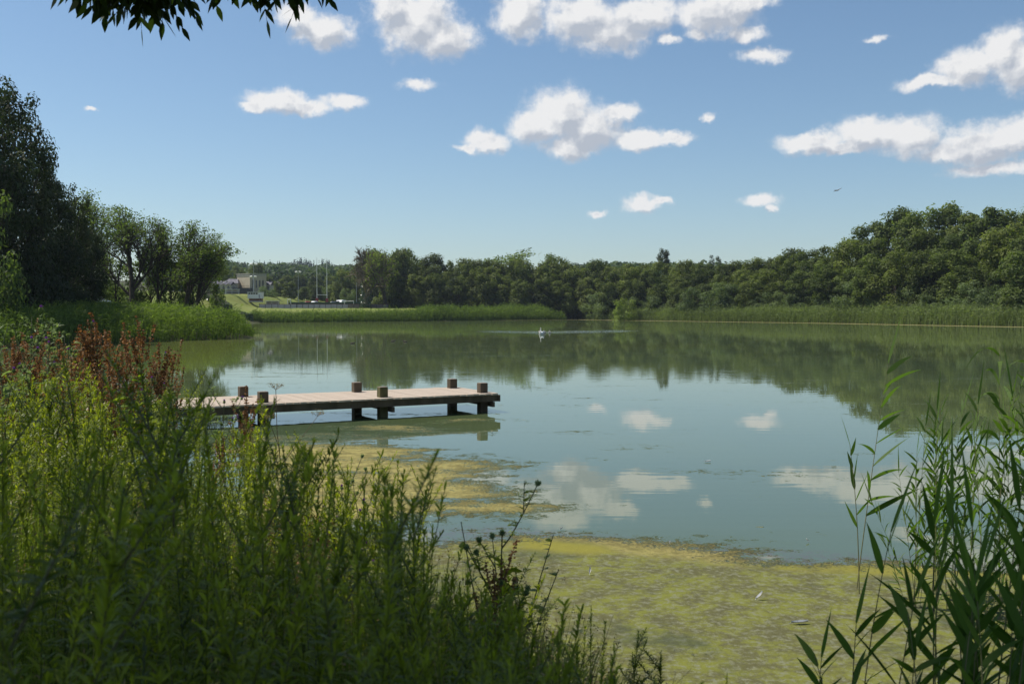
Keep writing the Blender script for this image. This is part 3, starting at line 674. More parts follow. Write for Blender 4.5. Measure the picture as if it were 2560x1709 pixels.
# ------------------------------------------------------------------ reed beds and rank growth (uncountable)
def reedbed(name, px_a, label, poly, n, h, mat, w=.05, leaves=3, seed=1, hvar=.2, z0=None, edge=None, hx=None):
    rng = np.random.default_rng(seed)
    P = np.array(poly, float); lo, hi = P.min(0), P.max(0)
    out = []; c = 0
    while c < n:
        q = rng.uniform(lo, hi, (n * 2, 2)); s = sdist(q[:, 0], q[:, 1], poly); q = q[s < 0]; out.append(q); c += len(q)
    q = np.concatenate(out)[:n]; N = len(q)
    z = np.maximum(terr(q[:, 0], q[:, 1]), -.15)
    base = np.column_stack([q, z])
    clump = np.sin(q[:, 0] * .55 + 2 * np.sin(q[:, 1] * .21)) * np.cos(q[:, 1] * .43 + q[:, 0] * .13)
    hh = h * (1 + hvar * .5 * clump + rng.normal(size=N) * hvar * .6)
    if edge: hh *= np.clip(.45 + -sdist(q[:, 0], q[:, 1], poly) / edge, .45, 1)
    hh *= np.where(rng.random(N) < .05, 1.22, 1)
    if seed == 5: hh *= np.clip(1.05 - .26 * z, .35, 1)
    if hx: hh *= np.interp(q[:, 0], *hx)
    hh = np.clip(hh, .3, None)
    lean = np.column_stack([rng.normal(size=N) * .10 + .05, rng.normal(size=N) * .10, np.ones(N)])
    T = np.clip(.45 + .22 * clump + rng.normal(size=N) * .16, 0, 1)
    g = Geo(); strips(g, base, lean, hh, w, .04, T, 2, [.8, .7, .1], rng=rng)
    for k in range(leaves):
        t = rng.uniform(.25, .95, N); d = np.column_stack([rng.normal(size=N) + .35, rng.normal(size=N), rng.uniform(.5, 1.8, N)])
        ln = lean / np.linalg.norm(lean, axis=1, keepdims=True)
        strips(g, base + ln * (hh * t)[:, None], d, hh * rng.uniform(.16, .32, N), w * .9, .35, np.clip(T + rng.normal(size=N) * .15 + .1, 0, 1), 2, [.7, 1, .1], rng=rng)
    return tag(g.obj(name, M[mat]), label, 'reeds', kind='stuff')
reedbed('left_reed_bed'.replace('left_', ''), 0, 'tall bright green reed bed jutting from the left bank into the lake', [(-20.9, 77.0), (-24.2, 70.5), (-28.2, 57), (-26.5, 44), (-33, 44), (-37, 60), (-38, 88), (-30, 96), (-24, 90), (-21.2, 82)], 15000, 1.7, 'reed_bright', .055, 4, 5, .22, edge=2.5)
reedbed('reed_bed', 0, 'reed bed along the foot of the lawn and the central wood', [(-51, 190), (-48.5, 193), (-22, 219.5), (0, 247.5), (13.8, 259), (14.5, 263), (8, 265), (-4, 255), (-24, 225), (-52, 197), (-48, 175), (-38, 133), (-30, 108), (-26, 97), (-28, 97), (-40, 133)], 19000, 2.1, 'reed_bright', .09, 3, 6, .3, edge=2., hx=([-50, -30, -10, 2, 14], [.85, .9, 1.1, 1.2, 1.0]))
reedbed('reed_bed', 0, 'long reed bed in front of the wood on the right shore', [(20.5, 259), (22, 256.5), (41, 217), (58.5, 182), (71.3, 136.5), (84, 118), (90, 122), (77, 142), (63.5, 187), (45, 222), (25, 262)], 24000, 2.25, 'reed_far', .09, 3, 7, .22, edge=1.2)

def haze():
    g = Geo(); g.box(-1500, 1500, -60, 1650, -3, 120); o = g.obj('haze', None); m, nt, out = newmat('haze')
    v = nd(nt, 'ShaderNodeVolumePrincipled'); v.inputs['Color'].default_value = (.72, .82, 1, 1); v.inputs['Density'].default_value = .00012; v.inputs['Anisotropy'].default_value = .2
    nt.links.new(v.outputs[0], out.inputs['Volume']); o.data.materials.append(m); tag(o, 'thin summer haze over the lake and the hills', 'haze', kind='stuff')
haze()

# ------------------------------------------------------------------ jetty
M['deck'] = leafmat('deck', (.36, .29, .225), (.66, .555, .45), 0, rough=.8, vary=0)
M['timber'] = solid('timber', (.12, .088, .055), .85, (.075, .055, .032), 5, stretch=(1, 1, .3), bump=.5)
M['timber_green'] = solid('timber_green', (.13, .11, .045), .85, (.085, .08, .028), 5, stretch=(1, 1, .3), bump=.5)
M['post_cap'] = solid('post_cap', (.26, .20, .15), .8, (.19, .14, .10), 20)
def jetty():
    rng = np.random.default_rng(3); L = 10.6; W = 1.955; H = .40
    e = empty('jetty', (-.30, 20.80, 0), math.atan2(.491, .871)); tag(e, 'wooden jetty of ribbed boards on square posts reaching into the lake', 'jetty')
    g = Geo(); x = 0.
    while x > -L:
        dz = rng.normal() * .0015; e0 = rng.normal() * .006
        g.box(x - .139, x - .006, -.01 + e0, W + .01 + e0, H - .034, H - .008 + dz, rng.random())
        for k in range(5): g.box(x - .139 + k * .0285, x - .121 + k * .0285, -.018 + e0, W + .018 + e0, H - .008 + dz, H + dz, .5)
        x -= .146
    g.obj('deck', M['deck'], e)
    for y0 in (.03, W - .08, W / 2 - .02): Geo().box(-L, 0.02, y0, y0 + .05, H - .175, H - .036).obj('side_beam', M['timber'], e)
    Geo().box(.021, .065, .0, W, H - .175, H - .04).obj('end_beam', M['timber'], e)
    for k, x in enumerate((-.22, -2.47, -4.87, -7.27)):
        Geo().box(x + .088, x + .138, -.03, W + .03, H - .285, H - .178).obj('cross_beam', M['timber'], e)
        for j, y in enumerate((.27, 1.72)):
            s = .086; mt = 'timber_green' if (k == 1 and j == 0) else 'timber'
            g = Geo(); g.box(x - s, x + s, y - s, y + s, -.9, H + .20)
            p = g.obj('post', M[mt], e); bv = p.modifiers.new('bevel', 'BEVEL'); bv.width = .008; bv.segments = 2
            if mt == 'timber_green': p['label'] = 'post with green algae on its face'
            Geo().box(x - s + .006, x + s - .006, y - s + .006, y + s - .006, H + .2002, H + .206).obj('post_top', M['post_cap'], p)
jetty()

# ------------------------------------------------------------------ things on and beyond the lawn
M['cream'] = solid('cream', (.46, .40, .28), .9, (.40, .34, .235), .6)
M['cream2'] = solid('cream2', (.40, .38, .29), .9, (.34, .32, .25), .8)
M['slate'] = solid('slate', (.17, .16, .18), .8, (.12, .115, .13), 1.5)
M['glassy'] = solid('glassy', (.02, .03, .04), .12, (.03, .04, .05), 1, spec=.8)
M['white'] = solid('white', (.72, .72, .72), .5, (.62, .62, .63), 2)
M['panel'] = solid('panel', (.36, .34, .40), .6, (.30, .28, .34), 1.2)
M['dark_panel'] = solid('dark_panel', (.19, .155, .15), .7, (.14, .11, .11), 1.2)  # darker, browner panel colour for the right end of the barrier fence
M['metal'] = solid('metal', (.42, .44, .45), .4, (.34, .36, .37), 2, metal=.3)
M['dark'] = solid('dark', (.03, .032, .035), .7, (.045, .045, .045), 2)
M['red'] = solid('red', (.30, .03, .03), .45, (.22, .02, .025), 2)
M['dark_red'] = solid('dark_red', (.16, .03, .03), .6, (.11, .02, .02), 2)
M['green_net'] = solid('green_net', (.03, .07, .05), .8, (.04, .085, .06), 2)
M['brickred'] = solid('brickred', (.17, .075, .055), .9, (.12, .055, .04), 2)
M['silver'] = solid('silver', (.50, .56, .62), .25, (.46, .52, .58), 1, metal=.35)
M['rubber'] = solid('rubber', (.02, .02, .02), .8)
M['blue_grey'] = solid('blue_grey', (.12, .13, .17), .3, (.09, .10, .14), 1)
def hall():
    c = at(625, 725, 350); z0 = tz(c.x, 350) - .5; zt = at(625, 683, 350).z
    e = empty('hall_building', (c.x, 350, z0)); tag(e, 'cream rendered flat-roofed hall with four tall narrow windows behind the pitch', 'building')
    Mx = Matrix.Rotation(R(43), 4, 'Z'); h = zt - z0
    g = Geo(); g.box(0, 6.4, 0, 9.5, 0, h - .95, M=Mx); g.obj('wall', M['cream'], e)
    g = Geo(); g.box(-.12, 6.52, -.12, 9.62, h - .95, h - .80, M=Mx); g.box(-.02, 6.42, -.02, 9.52, h - .80, h - .2, M=Mx); g.box(-.22, 6.62, -.22, 9.72, h - .2, h, M=Mx); g.obj('cornice', M['cream2'], e)
    wt = at(625, 700, 350).z - z0; wb = at(625, 719, 350).z - z0
    for f in (5.7, 12.2, 19, 25.3):
        x = f / 32 * 6.4
        q = [(x - .24, wb), (x + .24, wb), (x + .24, wt - .2), (x + .15, wt), (x, wt + .1), (x - .15, wt), (x - .24, wt - .2)]
        o = Geo().prism(q, -.08, .05).obj('window', M['glassy'], e); o.rotation_euler.z = R(43)
    g = Geo(); lx = at(560, 700, 352).x - c.x
    g.box(lx, -4.9, 2.2, 9, 0, h - 3.4); g.obj('wing', M['cream2'], e)
    g = Geo(); hh = h - 3.4
    V = [(lx - .4, 1.8, hh), (-4.6, 1.8, hh), (-4.6, 9.4, hh), (lx - .4, 9.4, hh), (lx + 1, 5, hh + 1.7), (-5.6, 5, hh + 1.5)]
    g.add(V, [(0, 1, 5, 4), (2, 3, 4, 5), (3, 0, 4, 4), (1, 2, 5, 5)]); g.obj('roof', M['slate'], e)
    # raised terrace with a railing
    x0 = at(574, 720, 345).x - c.x; x1 = at(626, 720, 345).x - c.x; zt2 = at(600, 719.5, 345).z - z0
    Geo().box(x0, x1, -6, -.3, 0, zt2).obj('terrace', M['dark'], e)
    g = Geo(); n = 18
    for i in range(n): xx = x0 + (x1 - x0) * i / (n - 1); g.box(xx - .03, xx + .03, -5.95, -5.89, zt2, zt2 + .62)
    g.box(x0, x1, -5.96, -5.88, zt2 + .62, zt2 + .68); g.obj('railing', M['dark'], e)
    # pavilion with a zigzag roof edge
    p = at(549, 725, 342); z1 = tz(p.x, 342) - .4
    e2 = empty('pavilion', (p.x, 342, z1)); tag(e2, 'low cream pavilion with a zigzag slate roof edge and tall dark windows', 'building')
    xs = [at(q, 725, 342).x - p.x for q in (517, 529, 541, 553, 565, 577)]; zw = at(549, 712.5, 342).z - z1; zp = at(549, 708.5, 342).z - z1; zr = at(549, 700.5, 342).z - z1
    g = Geo(); r = Geo()
    for a, b in zip(xs, xs[1:]):
        m_ = (a + b) / 2
        g.box(a, b, 0, 6, 0, zw)
        g.add([(a, 0, zw), (b, 0, zw), (m_, 0, zp - .06), (m_, 0, zp - .06)], [(0, 1, 2, 3)])
        r.add([(a, -.35, zw + .04), (m_, -.35, zp + .05), (m_, 3.4, zr), (a, 3.4, zr - .35)], [(0, 1, 2, 3)])
        r.add([(m_, -.35, zp + .05), (b, -.35, zw + .04), (b, 3.4, zr - .35), (m_, 3.4, zr)], [(0, 1, 2, 3)])
        r.add([(a, 3.4, zr - .35), (m_, 3.4, zr), (m_, 6.6, zp), (a, 6.6, zw)], [(0, 1, 2, 3)]); r.add([(m_, 3.4, zr), (b, 3.4, zr - .35), (b, 6.6, zw), (m_, 6.6, zp)], [(0, 1, 2, 3)])
        q = [(m_ - .42, .3), (m_ + .42, .3), (m_ + .42, zw - .75), (m_ + .26, zw - .45), (m_, zw - .1), (m_ - .26, zw - .45), (m_ - .42, zw - .75)]
        Geo().prism(q, -.06, .05).obj('window', M['glassy'], e2)
    g.obj('wall', M['cream2'], e2); r.obj('roof', M['slate'], e2)
    # low houses to the right
    def cottage(px0, px1, pyr, pye, Y, label):
        a = at(px0, 730, Y); b = at(px1, 730, Y); z = tz(a.x, Y) - .3; zr = at(px0, pyr, Y).z - z; ze = at(px0, pye, Y).z - z; Wd = b.x - a.x
        e = empty('low_house', (a.x, Y, z)); tag(e, label, 'house')
        Geo().box(0, Wd, 0, 6, 0, ze).obj('wall', M['cream2'], e)
        g = Geo(); g.add([(-.3, -.3, ze), (Wd + .3, -.3, ze), (Wd + .3, 3, zr), (-.3, 3, zr), (-.3, 6.3, ze), (Wd + .3, 6.3, ze)], [(0, 1, 2, 3), (3, 2, 5, 4)])
        gx = Wd * .62; g.add([(gx - 1.1, -.8, ze), (gx, -.8, ze + .9), (gx, 2.4, ze + .9), (gx - 1.1, 2.4, ze)], [(0, 1, 2, 3)]); g.add([(gx, -.8, ze + .9), (gx + 1.1, -.8, ze), (gx + 1.1, 2.4, ze), (gx, 2.4, ze + .9)], [(0, 1, 2, 3)])
        rf = g.obj('roof', M['slate'], e)
        Geo().box(Wd - .9, Wd - .4, 2.4, 3.0, zr - .3, zr + .9).obj('chimney', M['dark'], rf)
        for xx in (Wd * .25, Wd * .5, Wd * .75): Geo().box(xx - .3, xx + .3, -.05, .05, .9, ze - .5).obj('window', M['glassy'], e)
    cottage(656, 675, 703, 712, 356, 'low slate-roofed house just right of the cream hall')
    cottage(690, 712, 703, 711, 372, 'far low house with a slate roof between the trees')
    # house behind the dark trees at the left edge
    a = at(-190, 760, 100); b = at(118, 760, 100); z = tz(b.x, 100) - .3
    e = empty('house', (a.x, 100, z)); tag(e, 'pale house in the shade behind the dark trees at the left edge', 'house')
    Wd = b.x - a.x; Geo().box(0, Wd, 0, 8, 0, 3.1).obj('wall', M['cream'], e)
    Geo().add([(-.4, -.5, 3.05), (Wd + .4, -.5, 3.05), (Wd + .4, 4, 5.4), (-.4, 4, 5.4), (-.4, 8.5, 3.05), (Wd + .4, 8.5, 3.05)], [(0, 1, 2, 3), (3, 2, 5, 4)]).obj('roof', M['slate'], e)
    for k in range(5): Geo().box(Wd - 1.9 - k * 2.2, Wd - 1.1 - k * 2.2, -.04, .04, .9, 2.3).obj('window', M['glassy'], e)
hall()
def hedge(name, A, B, th, h, label, seed, n):
    rng = np.random.default_rng(seed); A = Vector(A); B = Vector(B); d = B - A; L = d.length; ang = math.atan2(d.y, d.x)
    e = empty(name, A, ang); tag(e, label, 'hedge'); hl = math.hypot(d.x, d.y); sl = d.z / hl
    u = rng.random(n) * hl; f = rng.integers(0, 4, n); a = rng.random(n); zz = rng.random(n)
    wv = .06 * np.sin(u * 3) + rng.normal(size=n) * .05
    y = np.where(f == 0, -th / 2 + wv, np.where(f == 1, th / 2 + wv, (a - .5) * th)); z = np.where(f <= 1, zz * h, h - .12 * (2 * a - 1) ** 2 * 2 + wv)
    endm = f == 3; u = np.where(endm & (a < .5), rng.normal(size=n) * .05, np.where(endm, hl + rng.normal(size=n) * .05, u)); y = np.where(endm, (rng.random(n) - .5) * th, y); z = np.where(endm, zz * h, z)
    nn = np.column_stack([np.where(endm, np.where(a < .5, -1, 1), 0), np.where(f == 0, -1, np.where(f == 1, 1, 0)), np.where(f == 2, 1, .3)]) + rng.normal(size=(n, 3)) * .6
    g = Geo(); rhombs(g, np.column_stack([u, y, z + u * sl]), nn, rng.uniform(.18, .34, n), rng.uniform(0, 1, n), rng, .7)
    g.obj('foliage', M['hedge_leaf'], e)
    g = Geo(); q = .12; V = []
    for (uu, y_, zb) in ((q, -1, 0), (hl - q, -1, 0), (hl - q, 1, 0), (q, 1, 0), (q, -1, 1), (hl - q, -1, 1), (hl - q, 1, 1), (q, 1, 1)): V.append((uu, y_ * (th / 2 - q), uu * sl + zb * (h - q)))
    g.add(V, [(0, 1, 5, 4), (1, 2, 6, 5), (2, 3, 7, 6), (3, 0, 4, 7), (4, 5, 6, 7)], .2); g.obj('inner_branches', M['bark'], e)
def onground(px, Y): p = at(px, 760, Y); return (p.x, Y, tz(p.x, Y) - .1)
hedge('clipped_hedge', onground(486, 214), onground(570, 196), 1.7, 2.1, 'long clipped hedge running down the grassy slope', 41, 5200)
hedge('clipped_hedge', onground(592, 190), onground(626, 189), 1.7, 1.35, 'short boxy hedge standing alone on the lawn', 42, 2400)
def fence():
    Y = 250; a = at(645, 760, Y); z = tz(a.x, Y)
    e = empty('barrier_fence', (a.x, Y, z)); tag(e, 'low barrier fence round the pitch with pale panels and dark posts', 'fence')
    X = lambda px: at(px, 760, Y).x - a.x
    P = list(np.arange(648, 742, 15.6)) + list(np.arange(742.6, 972, 14.2))
    Z = [tz(a.x + X(q), Y) - z for q in P]
    for i in range(len(P) - 1):
        x0, x1 = X(P[i]), X(P[i + 1]); zz = min(Z[i], Z[i + 1])
        Geo().box(x0 + .06, x1 - .06, -.03, .03, zz + .02, zz + 1.0).obj('panel', M['panel' if P[i] < 860 else 'dark_panel'], e)
    for q, zz in zip(P, Z): Geo().box(X(q) - .05, X(q) + .05, -.06, .06, zz - .2, zz + 1.12).obj('post', M['dark'], e)
    g = Geo()
    for i in range(len(P) - 1):
        x0, x1 = X(P[i]) + .06, X(P[i + 1]) - .06; a0, a1 = Z[i] + 1.01, Z[i + 1] + 1.01; g.add([(x0, -.04, a0), (x1, -.04, a1), (x1, .04, a1), (x0, .04, a0), (x0, -.04, a0 + .09), (x1, -.04, a1 + .09), (x1, .04, a1 + .09), (x0, .04, a0 + .09)], [(0, 1, 5, 4), (1, 2, 6, 5), (2, 3, 7, 6), (3, 0, 4, 7), (4, 5, 6, 7), (0, 3, 2, 1)])
    g.obj('top_rail', M['dark_red'], e)
    Y = 288; b = at(722, 760, Y); c = at(975, 760, Y); z = tz(b.x, Y)
    e = empty('net_fence', (b.x, Y, z)); tag(e, 'dark green netting fence on the far side of the pitch', 'fence')
    Geo().box(0, c.x - b.x, -.02, .02, 0, 1.75).obj('net', M['green_net'], e)
    for k in range(12): xx = (c.x - b.x) * k / 11; Geo().box(xx - .04, xx + .04, -.05, .05, 0, 1.85).obj('post', M['dark'], e)
fence()
def pole_thing(name, px, Y, ptop, label, cat, group, lamps=True, mat='metal', r=.075):
    a = at(px, 760, Y); z = tz(a.x, Y); h = at(px, ptop, Y).z - z
    e = empty(name, (a.x, Y, z)); tag(e, label, cat, group)
    g = Geo(); tubes(g, [[(0, 0, -.2), (0, 0, h * .5), (0, 0, h)]], [[r, r * .8, r * .6]], 8); g.obj('pole', M[mat], e, True)
    if lamps:
        g = Geo(); g.box(-.7, .7, -.05, .05, h - .15, h - .05); g.obj('cross_arm', M[mat], e)
        for s in (-.62, .62):
            Mx = Matrix.Translation((s, -.15, h + .16)) @ Matrix.Rotation(R(35), 4, 'X') @ Matrix.Rotation(R(12 * s), 4, 'Y')
            Geo().box(-.36, .36, -.12, .12, -.22, .22, M=Mx).obj('lamp_head', M['white'], e)
    return e, h
pole_thing('floodlight', 635, 262, 662, 'tallest floodlight pole, in front of the cream hall', 'floodlight', 'floodlights round the pitch')
e, h = pole_thing('floodlight', 633.8, 300, 693, 'lower floodlight just beside the tallest one at the hall', 'floodlight', 'floodlights round the pitch')
pole_thing('floodlight', 746, 320, 681, 'floodlight left of the rugby posts', 'floodlight', 'floodlights round the pitch')
pole_thing('floodlight', 891.5, 290, 692, 'floodlight between the rugby posts and the half-dead tree', 'floodlight', 'floodlights round the pitch')
for px, pt in ((572, 733), (588, 735), (600, 736)): pole_thing('net_pole', px, 262, pt, {572: 'left', 588: 'middle', 600: 'right'}[px] + ' one of three thin dark poles between the two hedges', 'pole', 'thin poles behind the lawn', False, 'dark', .05)
def goal():
    A = at(792.6, 757, 323); B = at(817.5, 757, 328); z = min(tz(A.x, 323), tz(B.x, 328))
    e = empty('rugby_goal', (A.x, 323, z)); tag(e, 'tall white rugby goalposts with red padded bases', 'goalposts')
    d = Vector((B.x - A.x, 5, 0)); zt = at(792, 644, 323).z - z
    for q, t in ((Vector((0, 0, 0)), zt), (d, zt)):
        g = Geo(); tubes(g, [[q + Vector((0, 0, -.1)), q + Vector((0, 0, t * .5)), q + Vector((0, 0, t))]], [[.10, .09, .075]], 8); g.obj('upright', M['white'], e, True)
        Geo().box(q.x - .4, q.x + .4, q.y - .3, q.y + .3, 0, 2.1).obj('pad', M['red'], e)
    g = Geo(); tubes(g, [[Vector((0, 0, 3.2)), d * .5 + Vector((0, 0, 3.2)), d + Vector((0, 0, 3.2))]], [[.09] * 3], 6); g.obj('crossbar', M['white'], e, True)
    def small(px0, px1, ptop, Y, label):
        a = at(px0, 760, Y); b = at(px1, 760, Y); z = tz(a.x, Y); h = at(px0, ptop, Y).z - z; w_ = b.x - a.x
        e = empty('football_goal', (a.x, Y, z)); tag(e, label, 'goal')
        g = Geo(); tubes(g, [[(0, 0, 0), (0, 0, h * .5), (0, 0, h)], [(w_, 0, 0), (w_, 0, h * .5), (w_, 0, h)], [(0, 0, h), (w_ / 2, 0, h), (w_, 0, h)]], [[.1] * 3] * 3, 6); g.obj('frame', M['white'], e)
        g = Geo()
        for k in range(9): g.box(w_ * k / 8 - .02, w_ * k / 8 + .02, .9, .93, 0, h * .9)
        for k in range(5): g.box(0, w_, .9, .93, h * .2 * k, h * .2 * k + .03)
        g.obj('net', M['green_net'], e)
    small(861, 884, 752.5, 286, 'small white football goal left of the half-dead tree'); small(952, 975, 753, 284, 'small white football goal partly behind the ivy-clad tree')
    small(719, 727, 748, 286, 'tiny white goal frame at the far touchline, left of the rugby posts')
goal()
def cabin():
    Y = 256; a = at(619, 758, Y); b = at(653, 758, Y); z = tz(a.x, Y) - .2; W_ = b.x - a.x; zt = at(620, 729.5, Y).z - z; zm = at(620, 746, Y).z - z
    e = empty('timing_cabin', (a.x, Y, z)); tag(e, 'white two-storey commentary cabin with a band of windows beside the pitch', 'cabin')
    Geo().box(.15, W_ - .1, .3, 2.6, 0, zm - .55).obj('lower_wall', M['panel'], e)
    Geo().box(.3, W_ - .2, .35, 2.6, zm - .55, zm - .02).obj('red_band', M['brickred'], e)
    Geo().box(0, W_, 0, 2.8, zm, zt - .08).obj('upper_wall', M['white'], e)
    Geo().box(-.12, W_ + .12, -.15, 2.95, zt - .08, zt + .03).obj('roof', M['metal'], e)
    hw = (zt - zm)
    for k in range(4): x = .22 + k * .62; Geo().box(x, x + .5, -.03, .04, zm + hw * .62, zt - .18).obj('window', M['glassy'], e)
    Geo().box(W_ - .62, W_ - .3, -.03, .04, zm + .05, zm + hw * .6).obj('door', M['panel'], e)
    def shelter(px0, px1, pt, pb, Y, label):
        a = at(px0, pb, Y); b = at(px1, pb, Y); z = tz(a.x, Y); W_ = b.x - a.x; h = max(at(px0, pt, Y).z - z, 1.2)
        e = empty('dugout_shelter', (a.x, Y, z)); tag(e, label, 'shelter')
        Geo().box(0, W_, 1.2, 1.25, .1, h).obj('back_panel', M['panel'], e); Geo().box(-.1, W_ + .1, -.1, 1.3, h, h + .12).obj('roof', M['white'], e)
        for x in (0, W_ / 2 - .03, W_ - .06): Geo().box(x, x + .06, 0, .06, 0, h).obj('upright', M['white'], e)
        Geo().box(.1, W_ - .1, .8, 1.15, .35, .45).obj('bench', M['dark'], e)
    shelter(564, 596, 752.5, 761, 252, 'white-roofed team shelter between the two hedges'); shelter(663, 696, 753, 767, 256, 'white-framed team shelter right of the commentary cabin')
    s = at(583, 752, 262); t = at(566, 740, 264)
    e = empty('sprinkler', s); tag(e, 'lawn sprinkler throwing a thin white jet of water', 'sprinkler')
    Geo().box(-.08, .08, -.08, .08, tz(s.x, 262) - s.z, 0).obj('nozzle', M['dark'], e)
    d = t - s; g = Geo(); tubes(g, [[(0, 0, 0), d * .35 + Vector((0, 0, .25)), d * .7 + Vector((0, 0, .2)), d]], [[.04, .09, .16, .22]], 6); g.obj('water_jet', M['jet'], e, True)
M['jet'] = solid('jet', (.75, .78, .8), .9, (.7, .74, .76), 8)
cabin()
def car(name, px, Y, rz, L, W_, H, body, label, cat='car', prof=None, dz=0):
    a = at(px, 760, Y); z = tz(a.x, Y) + dz
    e = empty(name, (a.x, Y, z), rz); tag(e, label, cat)
    P = prof or [(-.5, .30), (-.5, .55), (-.47, .62), (-.30, .66), (-.20, .94), (-.12, 1.), (.12, 1.), (.26, .93), (.38, .66), (.47, .64), (.5, .5), (.5, .22), (-.48, .20)]
    secs = []
    for y, kx, kz in ((-.5, .96, .64), (-.48, 1, .66), (-.40, 1, .99), (0, 1, 1.02), (.40, 1, .99), (.48, 1, .66), (.5, .96, .64)):
        secs.append([(x * L * kx, y * W_, min(zz, kz) * H if abs(y) > .45 else zz * H * (kz)) for x, zz in P])
    V = np.array(secs); n = len(P); g = Geo(); V = V.reshape(-1, 3); F = []
    for s in range(6):
        for i in range(n): F.append((s * n + i, s * n + (i + 1) % n, (s + 1) * n + (i + 1) % n, (s + 1) * n + i))
    g.add(V, F)
    for s in (0, 6):
        c = [s * n + i for i in range(n)]
        g.add(V[c], [(0, 1, 2, n - 1), (2, 3, n - 2, n - 1), (3, n - 4, n - 3, n - 2), (3, n - 5, n - 4, n - 4)])
    g.obj('body', M[body], e, True)
    for s in (-1, 1):
        y = s * (.455 * W_); q = Geo(); q.prism([(-.26 * L, .68 * H), (-.185 * L, .90 * H), (.22 * L, .90 * H), (.33 * L, .68 * H)], y - .05, y + .05); q.obj('side_window', M['glassy'], e)
        for x in (-.31, .31):
            th = np.linspace(0, 2 * np.pi, 13)[:-1]; r = .16 * H + .1
            Geo().prism([(x * L + r * math.cos(t), r + r * math.sin(t)) for t in th], y * 1.02 - .09, y * 1.02 + .09).obj('wheel', M['rubber'], e)
    q = Geo(); q.add([(.36 * L, -.4 * W_, .68 * H), (.36 * L, .4 * W_, .68 * H), (.245 * L, .36 * W_, .95 * H), (.245 * L, -.36 * W_, .95 * H)], [(0, 1, 2, 3)]); o = q.obj('windscreen', M['glassy'], e); o.location.x = .03 * L
van = [(-.5, .22), (-.5, .9), (-.49, .98), (-.40, 1.), (-.2, 1.), (0, 1.), (.12, 1.), (.2, .97), (.33, .62), (.46, .55), (.5, .45), (.5, .22), (-.48, .18)]
car('parked_car', 212, 88, .12, 4.2, 1.75, 1.45, 'silver', 'pale silver car parked behind the trunks of the left bank trees')
car('parked_car', 769, 296, .3, 3.6, 1.7, 1.9, 'red', 'red car behind the barrier, left of the rugby posts')
car('parked_car', 786, 300, 1.2, 3.6, 1.7, 1.9, 'white', 'white car close to the left rugby upright')
car('parked_car', 833, 298, .2, 3.8, 1.7, 2.0, 'blue_grey', 'dark blue-grey car behind the barrier, left of the white van')
car('delivery_van', 850, 296, 2.4, 3.8, 1.9, 2.5, 'white', 'white van parked behind the barrier, right of the rugby posts', 'van', van)

# ------------------------------------------------------------------ birds, feathers
M['swan'] = solid('swan', (.80, .80, .78), .7, (.72, .72, .70), 3)
M['cygnet'] = solid('cygnet', (.46, .43, .40), .8, (.38, .35, .33), 3)
M['duckm'] = solid('duckm', (.05, .042, .032), .8, (.08, .065, .05), 5)
M['beak'] = solid('beak', (.45, .16, .03), .6)
def swan(px, py, s, mat, label, rz, name='swan', neck=1.):
    p = gnd(px, py); e = empty(name, (p.x, p.y, 0), rz, s); tag(e, label, 'swan' if s > .7 else 'cygnet', 'swan family on the far water')
    # one skinned surface: tail, body, S-shaped neck, head
    pts = [(-.62, 0, .20, .03), (-.50, 0, .18, .12), (-.28, 0, .15, .22), (0, 0, .13, .25), (.25, 0, .14, .20), (.38, 0, .22, .11), (.43, 0, .36, .065), (.38, 0, .52 * neck, .05), (.33, 0, .66 * neck, .045), (.36, 0, .78 * neck, .048), (.44, 0, .82 * neck, .06), (.52, 0, .79 * neck, .035)]
    me = bpy.data.meshes.new('body'); me.from_pydata([q[:3] for q in pts], [(i, i + 1) for i in range(len(pts) - 1)], [])
    o = link(bpy.data.objects.new('body', me), e); me.materials.append(M[mat])
    sk = o.modifiers.new('skin', 'SKIN'); sk.use_smooth_shade = True
    for i, v in enumerate(me.skin_vertices[0].data): v.radius = (pts[i][3], pts[i][3]); v.use_root = (i == 3)
    o.modifiers.new('sub', 'SUBSURF').levels = 1; o.modifiers['sub'].render_levels = 2
    for sy in (-1, 1):
        g = Geo(); V = []
        for i in range(7):
            t = i / 6; x = .22 - .85 * t
            for j in range(4):
                u = j / 3; V.append((x, sy * (.19 + .09 * math.sin(math.pi * t) - .02 * u - .10 * t), .06 + u * (.26 + .12 * math.sin(math.pi * min(t * 1.1, 1))) + .05 * t))
        g.add(V, [(i * 4 + j, i * 4 + j + 1, i * 4 + j + 5, i * 4 + j + 4) for i in range(6) for j in range(3)]); w_ = g.obj('wing', M[mat], e, True)
        so = w_.modifiers.new('th', 'SOLIDIFY'); so.thickness = .03
    g = Geo(); tubes(g, [[(.54, 0, .78 * neck), (.60, 0, .75 * neck), (.66, 0, .72 * neck)]], [[.028, .02, .008]], 6); g.obj('beak', M['beak'], e, True)
swan(1354, 836, .75, 'swan', 'white adult swan swimming at the head of the ripple', -1.9)
swan(1349, 831.5, .42, 'cygnet', 'grey cygnet close behind the adult swan on its left', -1.4, 'cygnet')
swan(1361, 832.5, .44, 'cygnet', 'pale cygnet close beside the adult swan on its right', -1.9, 'cygnet')
swan(1374, 832.5, .42, 'cygnet', 'cygnet swimming apart, right of the adult swan', -1.7, 'cygnet')
